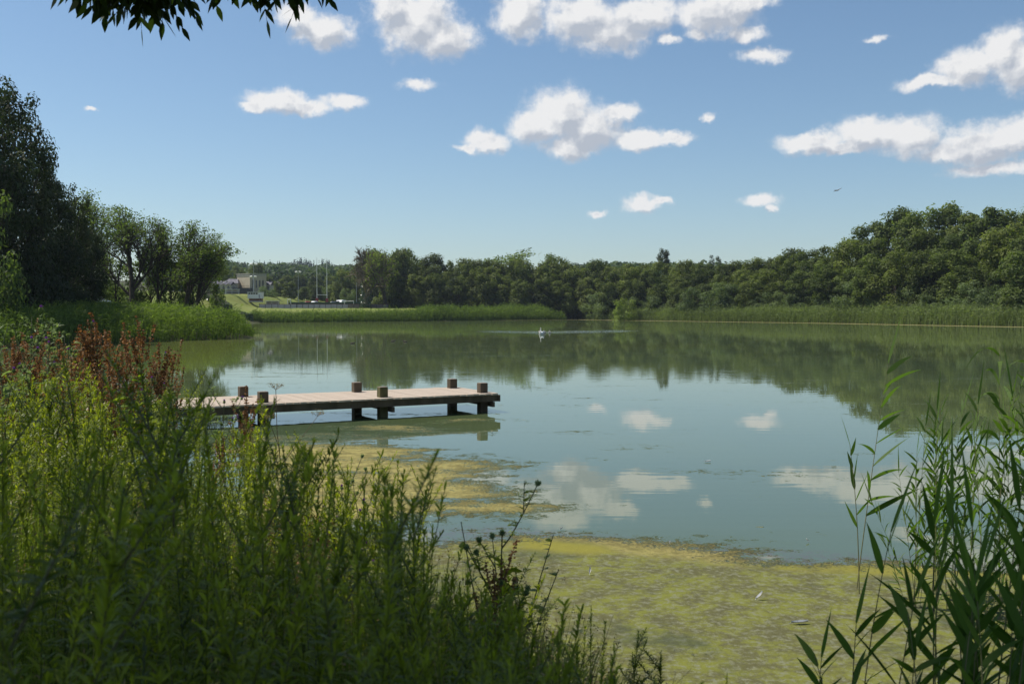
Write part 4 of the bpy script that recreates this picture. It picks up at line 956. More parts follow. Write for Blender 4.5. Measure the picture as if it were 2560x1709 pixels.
for i, (px, py, lb) in enumerate([(983, 854, 'dark duck resting on the water, middle one of three left of the swans'), (1013, 855, 'dark duck on the water nearest to the swans'), (882, 859, 'dark duck on the water nearest to the left bank')]):
    p = gnd(px, py); e = empty('duck', (p.x, p.y, -.02), [.3, 2.9, .1][i], .42); tag(e, lb, 'duck', 'ducks on the lake')
    pts = [(-.42, 0, .16, .04), (-.25, 0, .12, .14), (0, 0, .09, .18), (.22, 0, .12, .12), (.30, 0, .26, .07), (.34, 0, .33, .085), (.46, 0, .30, .03)]
    me = bpy.data.meshes.new('body'); me.from_pydata([q[:3] for q in pts], [(i, i + 1) for i in range(len(pts) - 1)], []); me.materials.append(M['duckm'])
    o = link(bpy.data.objects.new('body', me), e); sk = o.modifiers.new('skin', 'SKIN'); sk.use_smooth_shade = True
    for k, v in enumerate(me.skin_vertices[0].data): v.radius = (pts[k][3], pts[k][3]); v.use_root = (k == 2)
    o.modifiers.new('sub', 'SUBSURF').levels = 1
def bird():
    p = at(2092, 476, 120); g = Geo(); V = []
    for i in range(9):
        u = (i - 4) / 4; c = .16 * (1 - abs(u) ** 1.6) + .03
        for t in (0, 1): V.append((u * .75, -.05 + c * (.5 - t) - .10 * abs(u), .10 * abs(u) ** .7 - .02))
    g.add(V, [(i * 2, i * 2 + 1, i * 2 + 3, i * 2 + 2) for i in range(8)]); tubes(g, [[(0, -.3, 0), (0, -.1, 0), (0, .15, 0), (0, .42, 0)]], [[.02, .06, .06, .02]], 6)
    e = empty('bird', p, .5, 1, (.1, -.35)); tag(e, 'small dark bird gliding in the sky above the right-hand wood', 'bird'); o = g.obj('body', M['duckm'], e)
    o.modifiers.new('th', 'SOLIDIFY').thickness = .02
bird()
def feather(px, py, L, rz, tilt, label, mat='white', curl=.25, up=.01):
    p = gnd(px, py); e = empty('feather', (p.x, p.y, up), rz, 1, (0, tilt)); tag(e, label, 'feather')
    g = Geo(); n = 12; V = []
    for i in range(n + 1):
        t = i / n; wd = L * .16 * math.sin(math.pi * min(t * .95 + .03, 1)) ** .7; z = curl * L * t * t
        V += [(t * L, -wd, z + .01), (t * L, 0, z), (t * L, wd * .7, z + .012)]
    g.add(V, [(i * 3 + j, i * 3 + j + 1, i * 3 + j + 4, i * 3 + j + 3) for i in range(n) for j in range(2)]); g.obj('vane', M[mat], e)
    g = Geo(); tubes(g, [[(-.15 * L, 0, .0), (.3 * L, 0, curl * L * .09 + .002), (L, 0, curl * L + .002)]], [[.0018, .0015, .0005]], 5); g.obj('quill', M[mat], e)
feather(1890, 1500, .075, .5, -.35, 'white feather standing tilted on the near algae')
feather(1474, 1437, .055, 1.3, -.75, 'small upright white feather on the algae left of the tilted one')
feather(1978, 1560, .12, .12, 0, 'slim grey-white feather lying flat on the algae near the reeds', 'metal', .05)
feather(1762, 1155, .09, .2, 0, 'tiny white feather floating on the open water', 'white', .05)
for i, (px, py) in enumerate([(1400, 1325), (1674, 1360), (2022, 1355), (1232, 1085)]):
    feather(px, py, .03, i * 1.3, -.3, 'tiny white down feather, ' + ['left of the open water rim', 'in the middle of the brown rim', 'at the right of the brown rim', 'near the end of the jetty reflection'][i])

# ------------------------------------------------------------------ foreground plants
def leafy(seed, H, n=120, L=.085, w=.013, branches=0):
    """tall erect stem with narrow leaves all the way up"""
    rng = np.random.default_rng(seed); lean = rng.normal(size=2) * .06
    t = np.linspace(0, 1, 6); c = np.column_stack([lean[0] * H * t ** 2 + .012 * np.sin(t * 7), lean[1] * H * t ** 2, H * t])
    gs = Geo(); tubes(gs, [c], [np.linspace(.0028, .0012, 6)], 5)
    g = Geo(); ax = [(c, n, 1.)]
    for b in range(branches):
        tb = rng.uniform(.55, .93); p = np.array([np.interp(tb, t, c[:, i]) for i in range(3)]); a = rng.uniform(0, 6.28); l = H * rng.uniform(.10, .22)
        q = p + np.linspace(0, 1, 6)[:, None] * np.array([math.cos(a) * .5, math.sin(a) * .5, .85]) * l
        tubes(gs, [q], [np.linspace(.0025, .001, 6)], 4); ax.append((q, int(n * .22), .6))
    for c_, m, k in ax:
        u = np.sort(rng.uniform(.08 if k == 1 else 0, 1, m) ** .8); b = np.column_stack([np.interp(u, t, c_[:, i]) for i in range(3)])
        a = np.arange(m) * 2.4 + rng.normal(size=m) * .3; el = .55 + .75 * u ** 3 + rng.normal(size=m) * .2
        d = np.column_stack([np.cos(a) * np.cos(el), np.sin(a) * np.cos(el), np.sin(el)])
        ll = L * k * (1.15 - .72 * u ** 2) * rng.uniform(.75, 1.2, m); side = np.cross(d, np.array([0, 0, 1.])) + rng.normal(size=(m, 3)) * .25
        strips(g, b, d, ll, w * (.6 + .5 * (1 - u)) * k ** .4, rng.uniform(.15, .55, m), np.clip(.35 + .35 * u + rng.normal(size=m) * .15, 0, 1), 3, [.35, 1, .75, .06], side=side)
    return Proto([('stem', gs.mesh('stem', M['stem'], True)), ('leaves', g.mesh('leaves', M['plant_leaf']))])
def dock(seed, H, nb=9, dens=1.):
    rng = np.random.default_rng(seed); t = np.linspace(0, 1, 6)
    c = np.column_stack([.05 * H * t ** 2, 0 * t, H * t]); gs = Geo(); tubes(gs, [c], [np.linspace(.004, .0015, 6)], 5); ax = [(c, .45)]
    for b in range(nb):
        tb = rng.uniform(.42, .88); p = np.array([np.interp(tb, t, c[:, i]) for i in range(3)]); a = rng.uniform(0, 6.28); l = H * rng.uniform(.18, .34) * (1.2 - tb * .5)
        q = p + np.column_stack([np.cos(a) * .34 * t ** .8, np.sin(a) * .34 * t ** .8, t]) * l; tubes(gs, [q], [np.linspace(.0028, .001, 6)], 4); ax.append((q, .12))
    g = Geo()
    for q, u0 in ax:
        ln = np.linalg.norm(q[-1] - q[0]) * (1 - u0); m = int(ln / .011 * 3.2 * dens)
        u = u0 + (1 - u0) * (np.round(rng.random(m) * ln / .022) * .022 / ln).clip(0, 1); b = np.column_stack([np.interp(u, t, q[:, i]) for i in range(3)])
        b = b + rng.normal(size=b.shape) * np.array([.009, .009, .005]) * (1.25 - u[:, None] * .6)
        rhombs(g, b, rng.normal(size=b.shape), rng.uniform(.010, .021, m), rng.uniform(.1, 1, m), rng, .85)
    gl = Geo(); m = 14; a = rng.uniform(0, 6.28, m); z = rng.uniform(.03, .55, m) * H
    strips(gl, np.column_stack([0 * a, 0 * a, z]), np.column_stack([np.cos(a), np.sin(a), .6 + 0 * a]), rng.uniform(.12, .22, m), .035, .6, rng.uniform(.2, .9, m), 4, [.4, 1, .9, .6, .05], rng=rng)
    return Proto([('stem', gs.mesh('stem', M['dry_stem'], True)), ('seed_head', g.mesh('seed_head', M['rust'])), ('leaves', gl.mesh('leaves', M['plant_leaf']))])
def thistle(seed, H, nb=9, flowers=3, pale=True):
    rng = np.random.default_rng(seed); t = np.linspace(0, 1, 6)
    c = np.column_stack([.04 * H * t ** 2, .02 * H * t, H * t]); gs = Geo(); tubes(gs, [c], [np.linspace(.008, .003, 6)], 6); tips = [(c[-1], np.array([0, 0, 1.]))]; ax = [c]
    for b in range(nb):
        tb = rng.uniform(.45, .95); p = np.array([np.interp(tb, t, c[:, i]) for i in range(3)]); a = b * 2.4; l = H * rng.uniform(.14, .28)
        q = p + np.column_stack([np.cos(a) * .6 * t, np.sin(a) * .6 * t, t ** 1.2]) * l; tubes(gs, [q], [np.linspace(.004, .002, 6)], 5); ax.append(q); tips.append((q[-1], q[-1] - q[-2]))
        if rng.random() < .7:
            q2 = q[3] + np.column_stack([np.cos(a + 1.2) * .6 * t, np.sin(a + 1.2) * .6 * t, t]) * l * .45; tubes(gs, [q2], [np.linspace(.003, .0015, 6)], 4); tips.append((q2[-1], q2[-1] - q2[-2])); ax.append(q2)
    g = Geo()
    for k, q in enumerate(ax):
        m = 26 if k == 0 else 9; u = rng.uniform(.1, .9, m); b = np.column_stack([np.interp(u, t, q[:, i]) for i in range(3)]); a = rng.uniform(0, 6.28, m)
        L = (.14 if k == 0 else .06) * rng.uniform(.6, 1.2, m)
        d = np.column_stack([np.cos(a), np.sin(a), rng.uniform(.2, 1.0, m)])
        strips(g, b, d, L, L * .22, .35, rng.uniform(.2, .9, m), 4, [.5, 1, .45, .8, .05], rng=rng)
        for s in range(3):      # spiny lobes
            bb = b + d / np.linalg.norm(d, axis=1, keepdims=True) * (L * (.25 + .22 * s))[:, None]; strips(g, bb, d * .4 + rng.normal(size=d.shape) * .7, L * .28, L * .08, .1, .8, 1, [1, .05], rng=rng)
    parts = [('stem', gs.mesh('stem', M['stem'], True)), ('leaves', g.mesh('leaves', M['pale_leaf' if pale else 'plant_leaf']))]
    for k, (p, d) in enumerate(tips[:14]):
        d = d / np.linalg.norm(d); h = Geo(); m = 90; v = rng.normal(size=(m, 3)); v /= np.linalg.norm(v, axis=1, keepdims=True); r = .013
        strips(h, p + v * r * .55, v + d * .5, r * rng.uniform(.7, 1.1, m), .005, 0, rng.uniform(.1, .9, m), 1, [1, .1], rng=rng)
        th = np.linspace(0, np.pi, 5); tubes(h, [[p - d * r, p - d * r * .5, p + d * r * .1, p + d * r * .8]], [[.004, r * .8, r * .9, r * .5]], 7, .3)
        sub = []
        if k < flowers or (k * 7 + seed) % 5 == 0 and flowers:
            f = Geo(); v2 = d * 1.6 + rng.normal(size=(70, 3)) * .42; strips(f, np.repeat([p + d * r * .6], 70, 0), v2, rng.uniform(.014, .024, 70), .003, 0, rng.uniform(0, 1, 70), 1, [1, .8], rng=rng); sub = [('petals', f.mesh('petals', M['purple']))]
        parts.append(('flower_head', h.mesh('flower_head', M['pale_leaf']), sub))
    return Proto(parts)
def broadleaf(seed, H, mat='lime_leaf', L=.11, w=.06, n=34):
    rng = np.random.default_rng(seed); t = np.linspace(0, 1, 6); gs = Geo(); g = Geo()
    for k in range(4):
        a0 = rng.uniform(0, 6.28); sp = .0 if k == 0 else .35
        c = np.column_stack([math.cos(a0) * sp * H * t ** 1.3, math.sin(a0) * sp * H * t ** 1.3, H * (1 - .12 * k) * t]); tubes(gs, [c], [np.linspace(.005, .002, 6)], 5)
        m = n // 3; u = rng.uniform(.25, 1, m); b = np.column_stack([np.interp(u, t, c[:, i]) for i in range(3)]); a = rng.uniform(0, 6.28, m)
        d = np.column_stack([np.cos(a), np.sin(a), rng.uniform(.1, .9, m)]); side = np.cross(d, np.array([0, 0, 1.])) + rng.normal(size=(m, 3)) * .3
        strips(g, b, d, L * rng.uniform(.6, 1.2, m), w * rng.uniform(.6, 1.1, m), .35, rng.uniform(.1, 1, m), 5, [.15, .75, 1, .85, .5, .04], side=side)
    return Proto([('stem', gs.mesh('stem', M['stem'], True)), ('leaves', g.mesh('leaves', M[mat]))])
def umbel(seed, H):
    rng = np.random.default_rng(seed); t = np.linspace(0, 1, 6); gs = Geo(); parts = []
    c = np.column_stack([.03 * np.sin(t * 5), 0 * t, H * t]); tubes(gs, [c], [np.linspace(.0045, .0022, 6)], 6); ends = [c[-1]]
    for tb, a, l in ((.62, .2, .34), (.45, 2.8, .30), (.72, 4.4, .2)):
        p = np.array([np.interp(tb, t, c[:, i]) for i in range(3)]); q = p + np.column_stack([math.cos(a) * .75 * t, math.sin(a) * .75 * t, t]) * l; tubes(gs, [q], [np.linspace(.003, .0015, 6)], 5); ends.append(q[-1])
    for p in ends:
        g = Geo(); m = 14; a = rng.uniform(0, 6.28, m); e_ = p + np.column_stack([np.cos(a), np.sin(a), rng.uniform(.5, 1.1, m)]) * .045 * rng.uniform(.6, 1.1, (m, 1))
        tubes(g, np.stack([np.repeat([p], m, 0), (p + e_) / 2, e_], 1), np.full((m, 3), .0009), 3, .4)
        s = np.repeat(e_, 14, 0) + rng.normal(size=(m * 14, 3)) * .008; rhombs(g, s, rng.normal(size=s.shape), .006, rng.uniform(0, 1, len(s)), rng, .8); parts.append(('umbel', g.mesh('umbel', M['umbel'])))
    return Proto([('stem', gs.mesh('stem', M['dry_stem'], True))] + parts)
def rush(seed, H, n=46):
    rng = np.random.default_rng(seed); g = Geo(); q = np.column_stack([rng.normal(size=(n, 2)) * .05, np.zeros(n)]); d = np.column_stack([rng.normal(size=(n, 2)) * .16, np.ones(n)])
    strips(g, q, d, H * rng.uniform(.6, 1.05, n), .0045, .03, rng.uniform(.1, .7, n), 4, [1, .9, .8, .6, .2], rng=rng)
    heads = []
    for k in range(0, n, 3):
        s = Geo()
        p = q[k] + d[k] / np.linalg.norm(d[k]) * H * .82; pts = p + rng.normal(size=(14, 3)) * np.array([.010, .010, .018]); rhombs(s, pts, rng.normal(size=(14, 3)), .010, rng.uniform(0, .6, 14), rng, .7); heads.append(('seed_head', s.mesh('seed_head', M['umbel'])))
    return Proto([('stems', g.mesh('stems', M['grass']))] + heads)
def reedp(seed, H, n=13, L=.34, w=.022, dir_=1., up=.95, droop=.30, first=.28, plume=True):
    """one reed: jointed stem with long blades on alternate sides, blown to one side"""
    rng = np.random.default_rng(seed); t = np.linspace(0, 1, 8); bend = rng.normal() * .02
    c = np.column_stack([.04 * H * t ** 2.2 * dir_ + bend * np.sin(t * 3), rng.normal() * .02 * t, H * t]); gs = Geo(); tubes(gs, [c], [np.linspace(.0048, .0016, 8)], 6)
    u = first + (1 - first) * (np.arange(n) + rng.random(n) * .4) / n; b = np.column_stack([np.interp(u, t, c[:, i]) for i in range(3)])
    sgn = np.where(rng.random(n) < .72, 1, -1) * dir_; az_ = rng.normal(size=n) * .55 + np.where(sgn > 0, 0, np.pi); el = up * (.65 + .55 * u) + rng.normal(size=n) * .16
    d = np.column_stack([np.cos(az_) * np.cos(el), np.sin(az_) * np.cos(el), np.sin(el)]); side = np.cross(d, np.column_stack([np.zeros(n), np.ones(n) * .6, np.ones(n)])) + rng.normal(size=(n, 3)) * .35
    g = Geo(); strips(g, b, d, L * rng.uniform(.65, 1.15, n) * (1.05 - .35 * u), w * rng.uniform(.75, 1.15, n), droop * rng.uniform(.3, 1.6, n), np.clip(.5 + rng.normal(size=n) * .25, 0, 1), 8, [.35, .8, 1, .98, .88, .7, .48, .25, .02], side=side)
    strips(g, c[-1:], c[-1:] - c[-2:-1] + np.array([[.03 * dir_, 0, 0]]), L * .95, w * .55, .05, .8, 6, [.4, .9, .9, .7, .45, .2, .02], rng=rng)
    return Proto([('stem', gs.mesh('stem', M['reed_stem'], True)), ('leaves', g.mesh('leaves', M['reed_leaf']))])

frng = np.random.default_rng(2024)
ENV = [(-200, 850), (0, 850), (100, 850), (200, 862), (340, 880), (385, 905), (470, 884), (500, 908), (545, 985), (600, 1000), (650, 1012), (780, 1056), (900, 1085), (925, 1170), (990, 1240), (1010, 1310), (1100, 1340), (1180, 1370), (1240, 1420), (1290, 1470), (1350, 1520), (1450, 1575), (1560, 1640), (1900, 1720)]
def env(px): return np.interp(np.asarray(px) / 1.0898, [e[0] for e in ENV], [e[1] for e in ENV]) * 1.0898
LEAFY = [leafy(700 + i, 1.25, 300 + 15 * i, .064 + .006 * (i % 3), .0075 + .001 * (i % 2), branches=[0, 3, 5, 0, 7, 2][i]) for i in range(6)]
def fits(x, y, h, lo=.45, jit=14):
    """shorten a plant so that its top stays under the outline of the bank growth"""
    z = tz(x, y); px, py = topx(x, y, z + h); lim = env(px) + frng.uniform(-4, jit)
    if py < lim:
        t = at(px, lim, y).z - z
        if t < h * lo: return None
        return t
    return h
n = 0; tries = 0; spots = []
while n < 285 and tries < 9000:
    tries += 1
    Y = 1.35 + 12.5 * frng.random() ** 1.35; a = R(frng.uniform(-33, 16)); x = Y * math.tan(a)
    if sdist([x], [Y])[0] < .02: continue
    if min([math.hypot(x - q[0], Y - q[1]) for q in spots] or [9]) < .10 + .012 * Y: continue
    h = frng.uniform(.95, 1.5) * (1 + .12 * (Y > 7)); h = fits(x, Y, h)
    if h is None: continue
    spots.append((x, Y)); near = Y < 4.2
    k = h / 1.25
    bx = x / Y * FPX + 1280; zone = ['at the left edge of the bank', 'in the bank growth below the rust-coloured docks', 'in the bank growth below the left end of the jetty', 'in the bank growth left of the algae tongue', 'on the tapering right end of the bank'][int(np.searchsorted([200, 430, 700, 1000], bx))]
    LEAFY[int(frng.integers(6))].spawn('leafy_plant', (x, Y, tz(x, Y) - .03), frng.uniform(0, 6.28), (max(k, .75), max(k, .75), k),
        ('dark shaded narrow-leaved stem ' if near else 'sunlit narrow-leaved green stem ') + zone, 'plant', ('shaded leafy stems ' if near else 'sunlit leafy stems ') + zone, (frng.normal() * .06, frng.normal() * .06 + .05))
    n += 1
def hero(proto, H, px, py, Y, label, cat='plant', name='plant', group=None, rz=None, hmin=.5, tilt=(0, 0)):
    p = at(px, py, Y); z = tz(p.x, Y); h = max(p.z - z, hmin); k = h / H
    return proto.spawn(name, (p.x, Y, z - .02), frng.uniform(0, 6.28) if rz is None else rz, (max(k, .8), max(k, .8), k), label, cat, group, tilt)
# stems that stand out against the water
for px, py, Y, lb in [(992, 1148, 5.4, 'leafy stem reaching highest in front of the algae tongue'), (955, 1160, 5.6, 'leafy stem just left of the highest one in front of the algae tongue'), (1070, 1318, 4.6, 'leafy stem left of the thin rush clump'),
                      (1010, 1300, 4.9, 'dark leafy stem below the highest one'), (1310, 1415, 4.0, 'dark leafy stem right of the rush clump'), (1475, 1500, 3.75, 'first leafy spike against the pale algae, from the left'), (1505, 1535, 3.6, 'second leafy spike against the pale algae, from the left'),
                      (1563, 1568, 3.7, 'leafy spike with open side shoots against the pale algae'), (1640, 1632, 3.6, 'short leafy spike near the bottom of the photo'), (1600, 1685, 3.4, 'lowest leafy tip just above the bottom edge'), (1820, 1665, 3.5, 'single leafy tip at the bottom edge, right of the others'),
                      (1455, 1560, 3.5, 'low leafy tip left of the spikes at the pale algae'), (1365, 1510, 3.6, 'blurred dark leafy spike left of the pale algae spikes'), (700, 1100, 8.0, 'leafy stem in front of the left end of the jetty reflection'), (660, 1010, 8.8, 'leafy stem overlapping the nearest-left jetty post'),
                      (605, 1040, 8.6, 'leafy stem leaning before the left jetty posts'), (555, 1075, 8.2, 'bright leafy stem under the jetty beam'), (490, 968, 9.2, 'leafy stem standing over the left part of the jetty deck'), (770, 1120, 7.6, 'leafy stem above the start of the algae tongue'), (850, 1140, 7.0, 'leafy stem beside the purple thistles')]:
    hero(LEAFY[int(frng.integers(6))], 1.25, px, py, Y, lb, name='leafy_plant', hmin=.3)
DOCK = [dock(750 + i, 1.3, 11 + i * 3, 1.1) for i in range(3)]
for i, (px, py, Y, lb) in enumerate([(30, 800, 9.4, 'brown dock among the pale thistles at the left edge'), (85, 790, 9.8, 'thin brown dock behind the pale thistles'), (130, 815, 9.6, 'brown dock right of the pale thistles'), (5, 860, 8.6, 'brown dock low at the left edge'), (165, 905, 7.6, 'small brown dock in the lime leaves'), (410, 880, 9.0, 'thin brown dock at the start of the jetty'), (252, 748, 8.2, 'tallest rust-coloured dock with upright seed spikes'), (285, 775, 8.6, 'rust dock just right of the tallest one'), (340, 772, 9.5, 'rust dock with a leaning spike, third of the tall ones'), (400, 812, 9.8, 'rust dock at the right edge of the tall brown group'),
        (150, 850, 8.8, 'reddish dock left of the tallest one'), (95, 860, 9.2, 'reddish dock under the pale thistles'), (45, 870, 9.0, 'reddish dock near the left edge of the photo'), (190, 840, 7.8, 'rust dock leaning towards the tallest one'), (310, 865, 8.4, 'brown dock below the tall brown group'),
        (380, 880, 9.6, 'thin brown dock above the lime-green leaves'), (610, 955, 9.4, 'thin red dock spire in front of the second jetty post'), (640, 1030, 9.2, 'short red dock spire beside the jetty post'), (760, 1250, 5.2, 'dark red dock in the middle of the shaded growth'), (800, 1235, 4.6, 'dark red dock with a leaning spike in the shade'),
        (70, 820, 9.6, 'rust dock with thin spikes under the left-edge thistles'), (215, 775, 8.9, 'rust dock touching the tallest one on its left'), (312, 800, 9.4, 'rust dock between the two tall rust spikes'), (175, 800, 9.1, 'upright rust dock left of the tall group'), (560, 1060, 8.2, 'thin red-brown dock under the left end of the jetty'), (690, 1200, 6.2, 'dark brown dock in the shaded growth right of the jetty posts'), (525, 1120, 6.8, 'red-brown dock low in the lit growth under the jetty'), (740, 1330, 4.4, 'dark dock deep in the shaded growth'), (420, 845, 10.2, 'slim rust dock nearest the open water'), (20, 840, 10, 'rust dock at the very left edge'), (230, 830, 8.9, 'dense rust dock behind the lime leaves'), (355, 835, 9.1, 'rust dock with short side spikes'), (270, 880, 7.8, 'low brown dock in the sunlit growth'), (120, 905, 7.9, 'low reddish dock in the sunlit growth'), (1225, 1330, 4.0, 'thin dark dock beside the rush clump')]):
    hero(DOCK[i % 3], 1.42, px, py, Y, lb, name='dock_plant')
TH = [thistle(770, 1.5, 10, 2), thistle(771, 1.5, 8, 3), thistle(772, 1.2, 7, 3, False)]
for i, (px, py, Y, k, lb) in enumerate([(60, 752, 7.6, 0, 'pale spiny thistle with purple heads at the left edge'), (112, 768, 7.9, 1, 'pale spiny thistle, second from the left edge'), (150, 790, 8.2, 0, 'pale thistle right of the purple-headed pair'), (15, 770, 7.4, 1, 'pale thistle cut by the left edge'), (200, 830, 8.6, 2, 'thistle with one purple head beside the tall dock'),
        (375, 872, 8.8, 0, 'thistle with round grey-green heads by the lime leaves'), (305, 905, 8.0, 1, 'thistle with knobbly heads in the brown group'), (865, 1135, 6.2, 2, 'purple thistle above the algae tongue, tallest of its group'), (905, 1170, 5.9, 2, 'purple thistle on the right of the algae tongue group'), (825, 1180, 6.4, 2, 'purple thistle on the left of the algae tongue group'),
        (960, 1215, 5.5, 2, 'small purple thistle beside the highest leafy stem'), (545, 930, 9.0, 1, 'thistle with a nodding head over the jetty deck'), (420, 960, 8.4, 0, 'thistle with round heads at the left end of the jetty'), (890, 1200, 5.8, 2, 'low purple thistle in the algae tongue group')]):
    hero(TH[k], 1.78 if k < 2 else 1.42, px, py, Y, lb, name='thistle')
BR = [broadleaf(790, 1.2), broadleaf(791, 1.1, 'lime_leaf', .13, .07, 40), broadleaf(792, 1.3, 'plant_leaf', .10, .055, 46)]
for i, (px, py, Y, k, lb) in enumerate([(345, 915, 8.2, 0, 'lime-green broad-leaved plant below the brown docks'), (170, 890, 7.6, 1, 'lime-green broad-leaved plant left of the tallest dock'), (300, 980, 7.2, 0, 'lime-green plant lower in the sunlit growth'), (245, 945, 7.8, 2, 'broad-leaved plant in the middle of the sunlit growth'), (400, 1000, 7.6, 1, 'lime-green plant at the left end of the jetty'), (60, 1010, 6.6, 2, 'broad-leaved plant low at the left edge')]):
    hero(BR[k], 1.2, px, py, Y, lb, name='broad_leaved_plant')
dk = broadleaf(799, 1.1, 'plant_leaf', .055, .035, 60); hero(dk, 1.1, 1262, 1275, 4.2, 'dark knobbly broad-leaved plant leaning over the algae, beside the rushes', name='broad_leaved_plant', tilt=(0, .18))
dk2 = thistle(798, 1.1, 9, 0, False); hero(dk2, 1.1, 1240, 1300, 4.2, 'dark budding thistle behind the rush clump', name='thistle', tilt=(0, .08))
U = umbel(810, 1.4); hero(U, 1.4, 700, 968, 7.8, 'dry brown umbel plant standing in front of the jetty deck', name='dried_umbel_plant', rz=.1)
RU = [rush(820 + i, 1.1) for i in range(2)]
for px, py, Y, lb in [(1140, 1290, 4.6, 'thin dark rush clump rising left of the leaning dark plant'), (1200, 1300, 4.4, 'thin rush clump behind the leaning dark plant'), (1350, 1440, 4.1, 'spreading rush clump leaning right over the algae'), (1290, 1420, 4.2, 'rush clump below the leaning dark plant')]:
    hero(RU[int(px) % 2], 1.1, px, py, Y, lb, name='rush_clump', tilt=(0, .1 if px > 1300 else 0))
# the rest of the leafy stems, past the number one could count
def undergrowth():
    rng = np.random.default_rng(88); g = Geo(); k = 0; tr = 0; T_ = np.linspace(0, 1, 4); sp = []; sr = []
    while k < 620 and tr < 20000:
        tr += 1; Y = 1.5 + 12.5 * frng.random() ** 1.1; x = Y * math.tan(R(frng.uniform(-33, 15)))
        if sdist([x], [Y])[0] < .05: continue
        h = fits(x, Y, frng.uniform(.8, 1.4), .4, 130)
        if h is None: continue
        z = tz(x, Y); ln = frng.normal(size=2) * .12; c = np.array([x, Y, z]) + np.column_stack([ln[0] * h * T_ ** 2, ln[1] * h * T_ ** 2, h * T_]); sp.append(c); sr.append(np.linspace(.0022, .001, 4))
        m = 150; u = np.sort(rng.uniform(.1, 1, m)); b = np.column_stack([np.interp(u, T_, c[:, i]) for i in range(3)]); a = np.arange(m) * 2.4; el = .5 + .8 * u ** 3 + rng.normal(size=m) * .25
        d = np.column_stack([np.cos(a) * np.cos(el), np.sin(a) * np.cos(el), np.sin(el)]); side = np.cross(d, np.array([0, 0, 1.])) + rng.normal(size=(m, 3)) * .3; tone = rng.uniform(-.25, .3)
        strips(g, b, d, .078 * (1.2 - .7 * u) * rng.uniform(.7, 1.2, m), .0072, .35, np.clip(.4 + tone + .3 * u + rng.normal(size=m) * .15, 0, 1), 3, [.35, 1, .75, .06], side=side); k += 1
    tubes(g, np.array(sp), np.array(sr), 4, .2)
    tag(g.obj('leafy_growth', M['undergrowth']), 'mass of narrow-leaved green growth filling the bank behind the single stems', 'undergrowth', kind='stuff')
undergrowth()
# grass and low growth that nobody could count
def growth():
    rng = np.random.default_rng(55); N = 110000
    Y = 1.1 + 17 * rng.random(N) ** 1.5; a = np.radians(rng.uniform(-36, 24, N)); x = Y * np.tan(a); s = sdist(x, Y); k = s > -.05; x, Y, s = x[k], Y[k], s[k]
    z = terr(x, Y); h = rng.uniform(.3, .95, len(x)) * (1 - .45 * np.exp(-s / .5)); px, py = topx(x, Y, z + h); lim = env(px) + 22
    hz = np.where(py < lim, np.maximum(CAM_H - (lim - 778.9) / FPX * Y - z, 0), h); h = np.minimum(h, hz); k = h > .12; x, Y, z, h = x[k], Y[k], z[k], h[k]; n = len(x)
    cl = np.sin(x * 2.1 + np.sin(Y * 1.7) * 2) * .5 + .5
    T = np.clip(.15 + .5 * cl * rng.random(n) + rng.normal(size=n) * .12, 0, 1)
    g = Geo(); base = np.column_stack([x, Y, z - .03]); d = np.column_stack([rng.normal(size=(n, 2)) * .22 + np.array([.06, 0]), np.ones(n)])
    strips(g, base, d, h * 1.05, rng.uniform(.005, .011, n), rng.uniform(.02, .25, n), T, 3, [.9, .8, .5, .05], rng=rng)
    tag(g.obj('bank_grass', M['grass']), 'long tangled grass filling the near bank between the taller plants', 'grass', kind='stuff')
    m = rng.random(n) < .10; q = base[m]; hh = h[m] * 1.15; dd = d[m]; g = Geo()
    strips(g, q, dd, hh, .0035, .1, rng.uniform(.2, .8, len(q)), 3, [1, .8, .6, .3], rng=rng)
    dn = dd / np.linalg.norm(dd, axis=1, keepdims=True); tip = q + dn * (hh * .86)[:, None]; tip[:, 2] -= .07 * hh; c = np.repeat(tip, 9, 0) + rng.normal(size=(len(tip) * 9, 3)) * np.array([.009, .009, .035])
    rhombs(g, c, rng.normal(size=c.shape), rng.uniform(.010, .02, len(c)), rng.uniform(.1, 1, len(c)), rng, .4)
    tag(g.obj('seeding_grass', M['straw']), 'straw-coloured grass heads scattered through the near bank growth', 'grass', kind='stuff')
    # rough growth of the left shore beyond the jetty
    n = 26000; Y = rng.uniform(12, 60, n); x = -8 - (Y - 14) * .52 - rng.random(n) ** 1.5 * 26; s = sdist(x, Y); k = (s > 0) & (x > -.62 * Y); x, Y = x[k], Y[k]; z = terr(x, Y); n = len(x)
    h = rng.uniform(.3, .8, n); g = Geo(); strips(g, np.column_stack([x, Y, z]), np.column_stack([rng.normal(size=(n, 2)) * .3, np.ones(n)]), h, .035, .2, rng.uniform(0, .6, n), 2, [1, .7, .05], rng=rng)
    tag(g.obj('rough_grass', M['grass']), 'rough grass on the shaded left shore beyond the jetty', 'grass', kind='stuff')
growth()

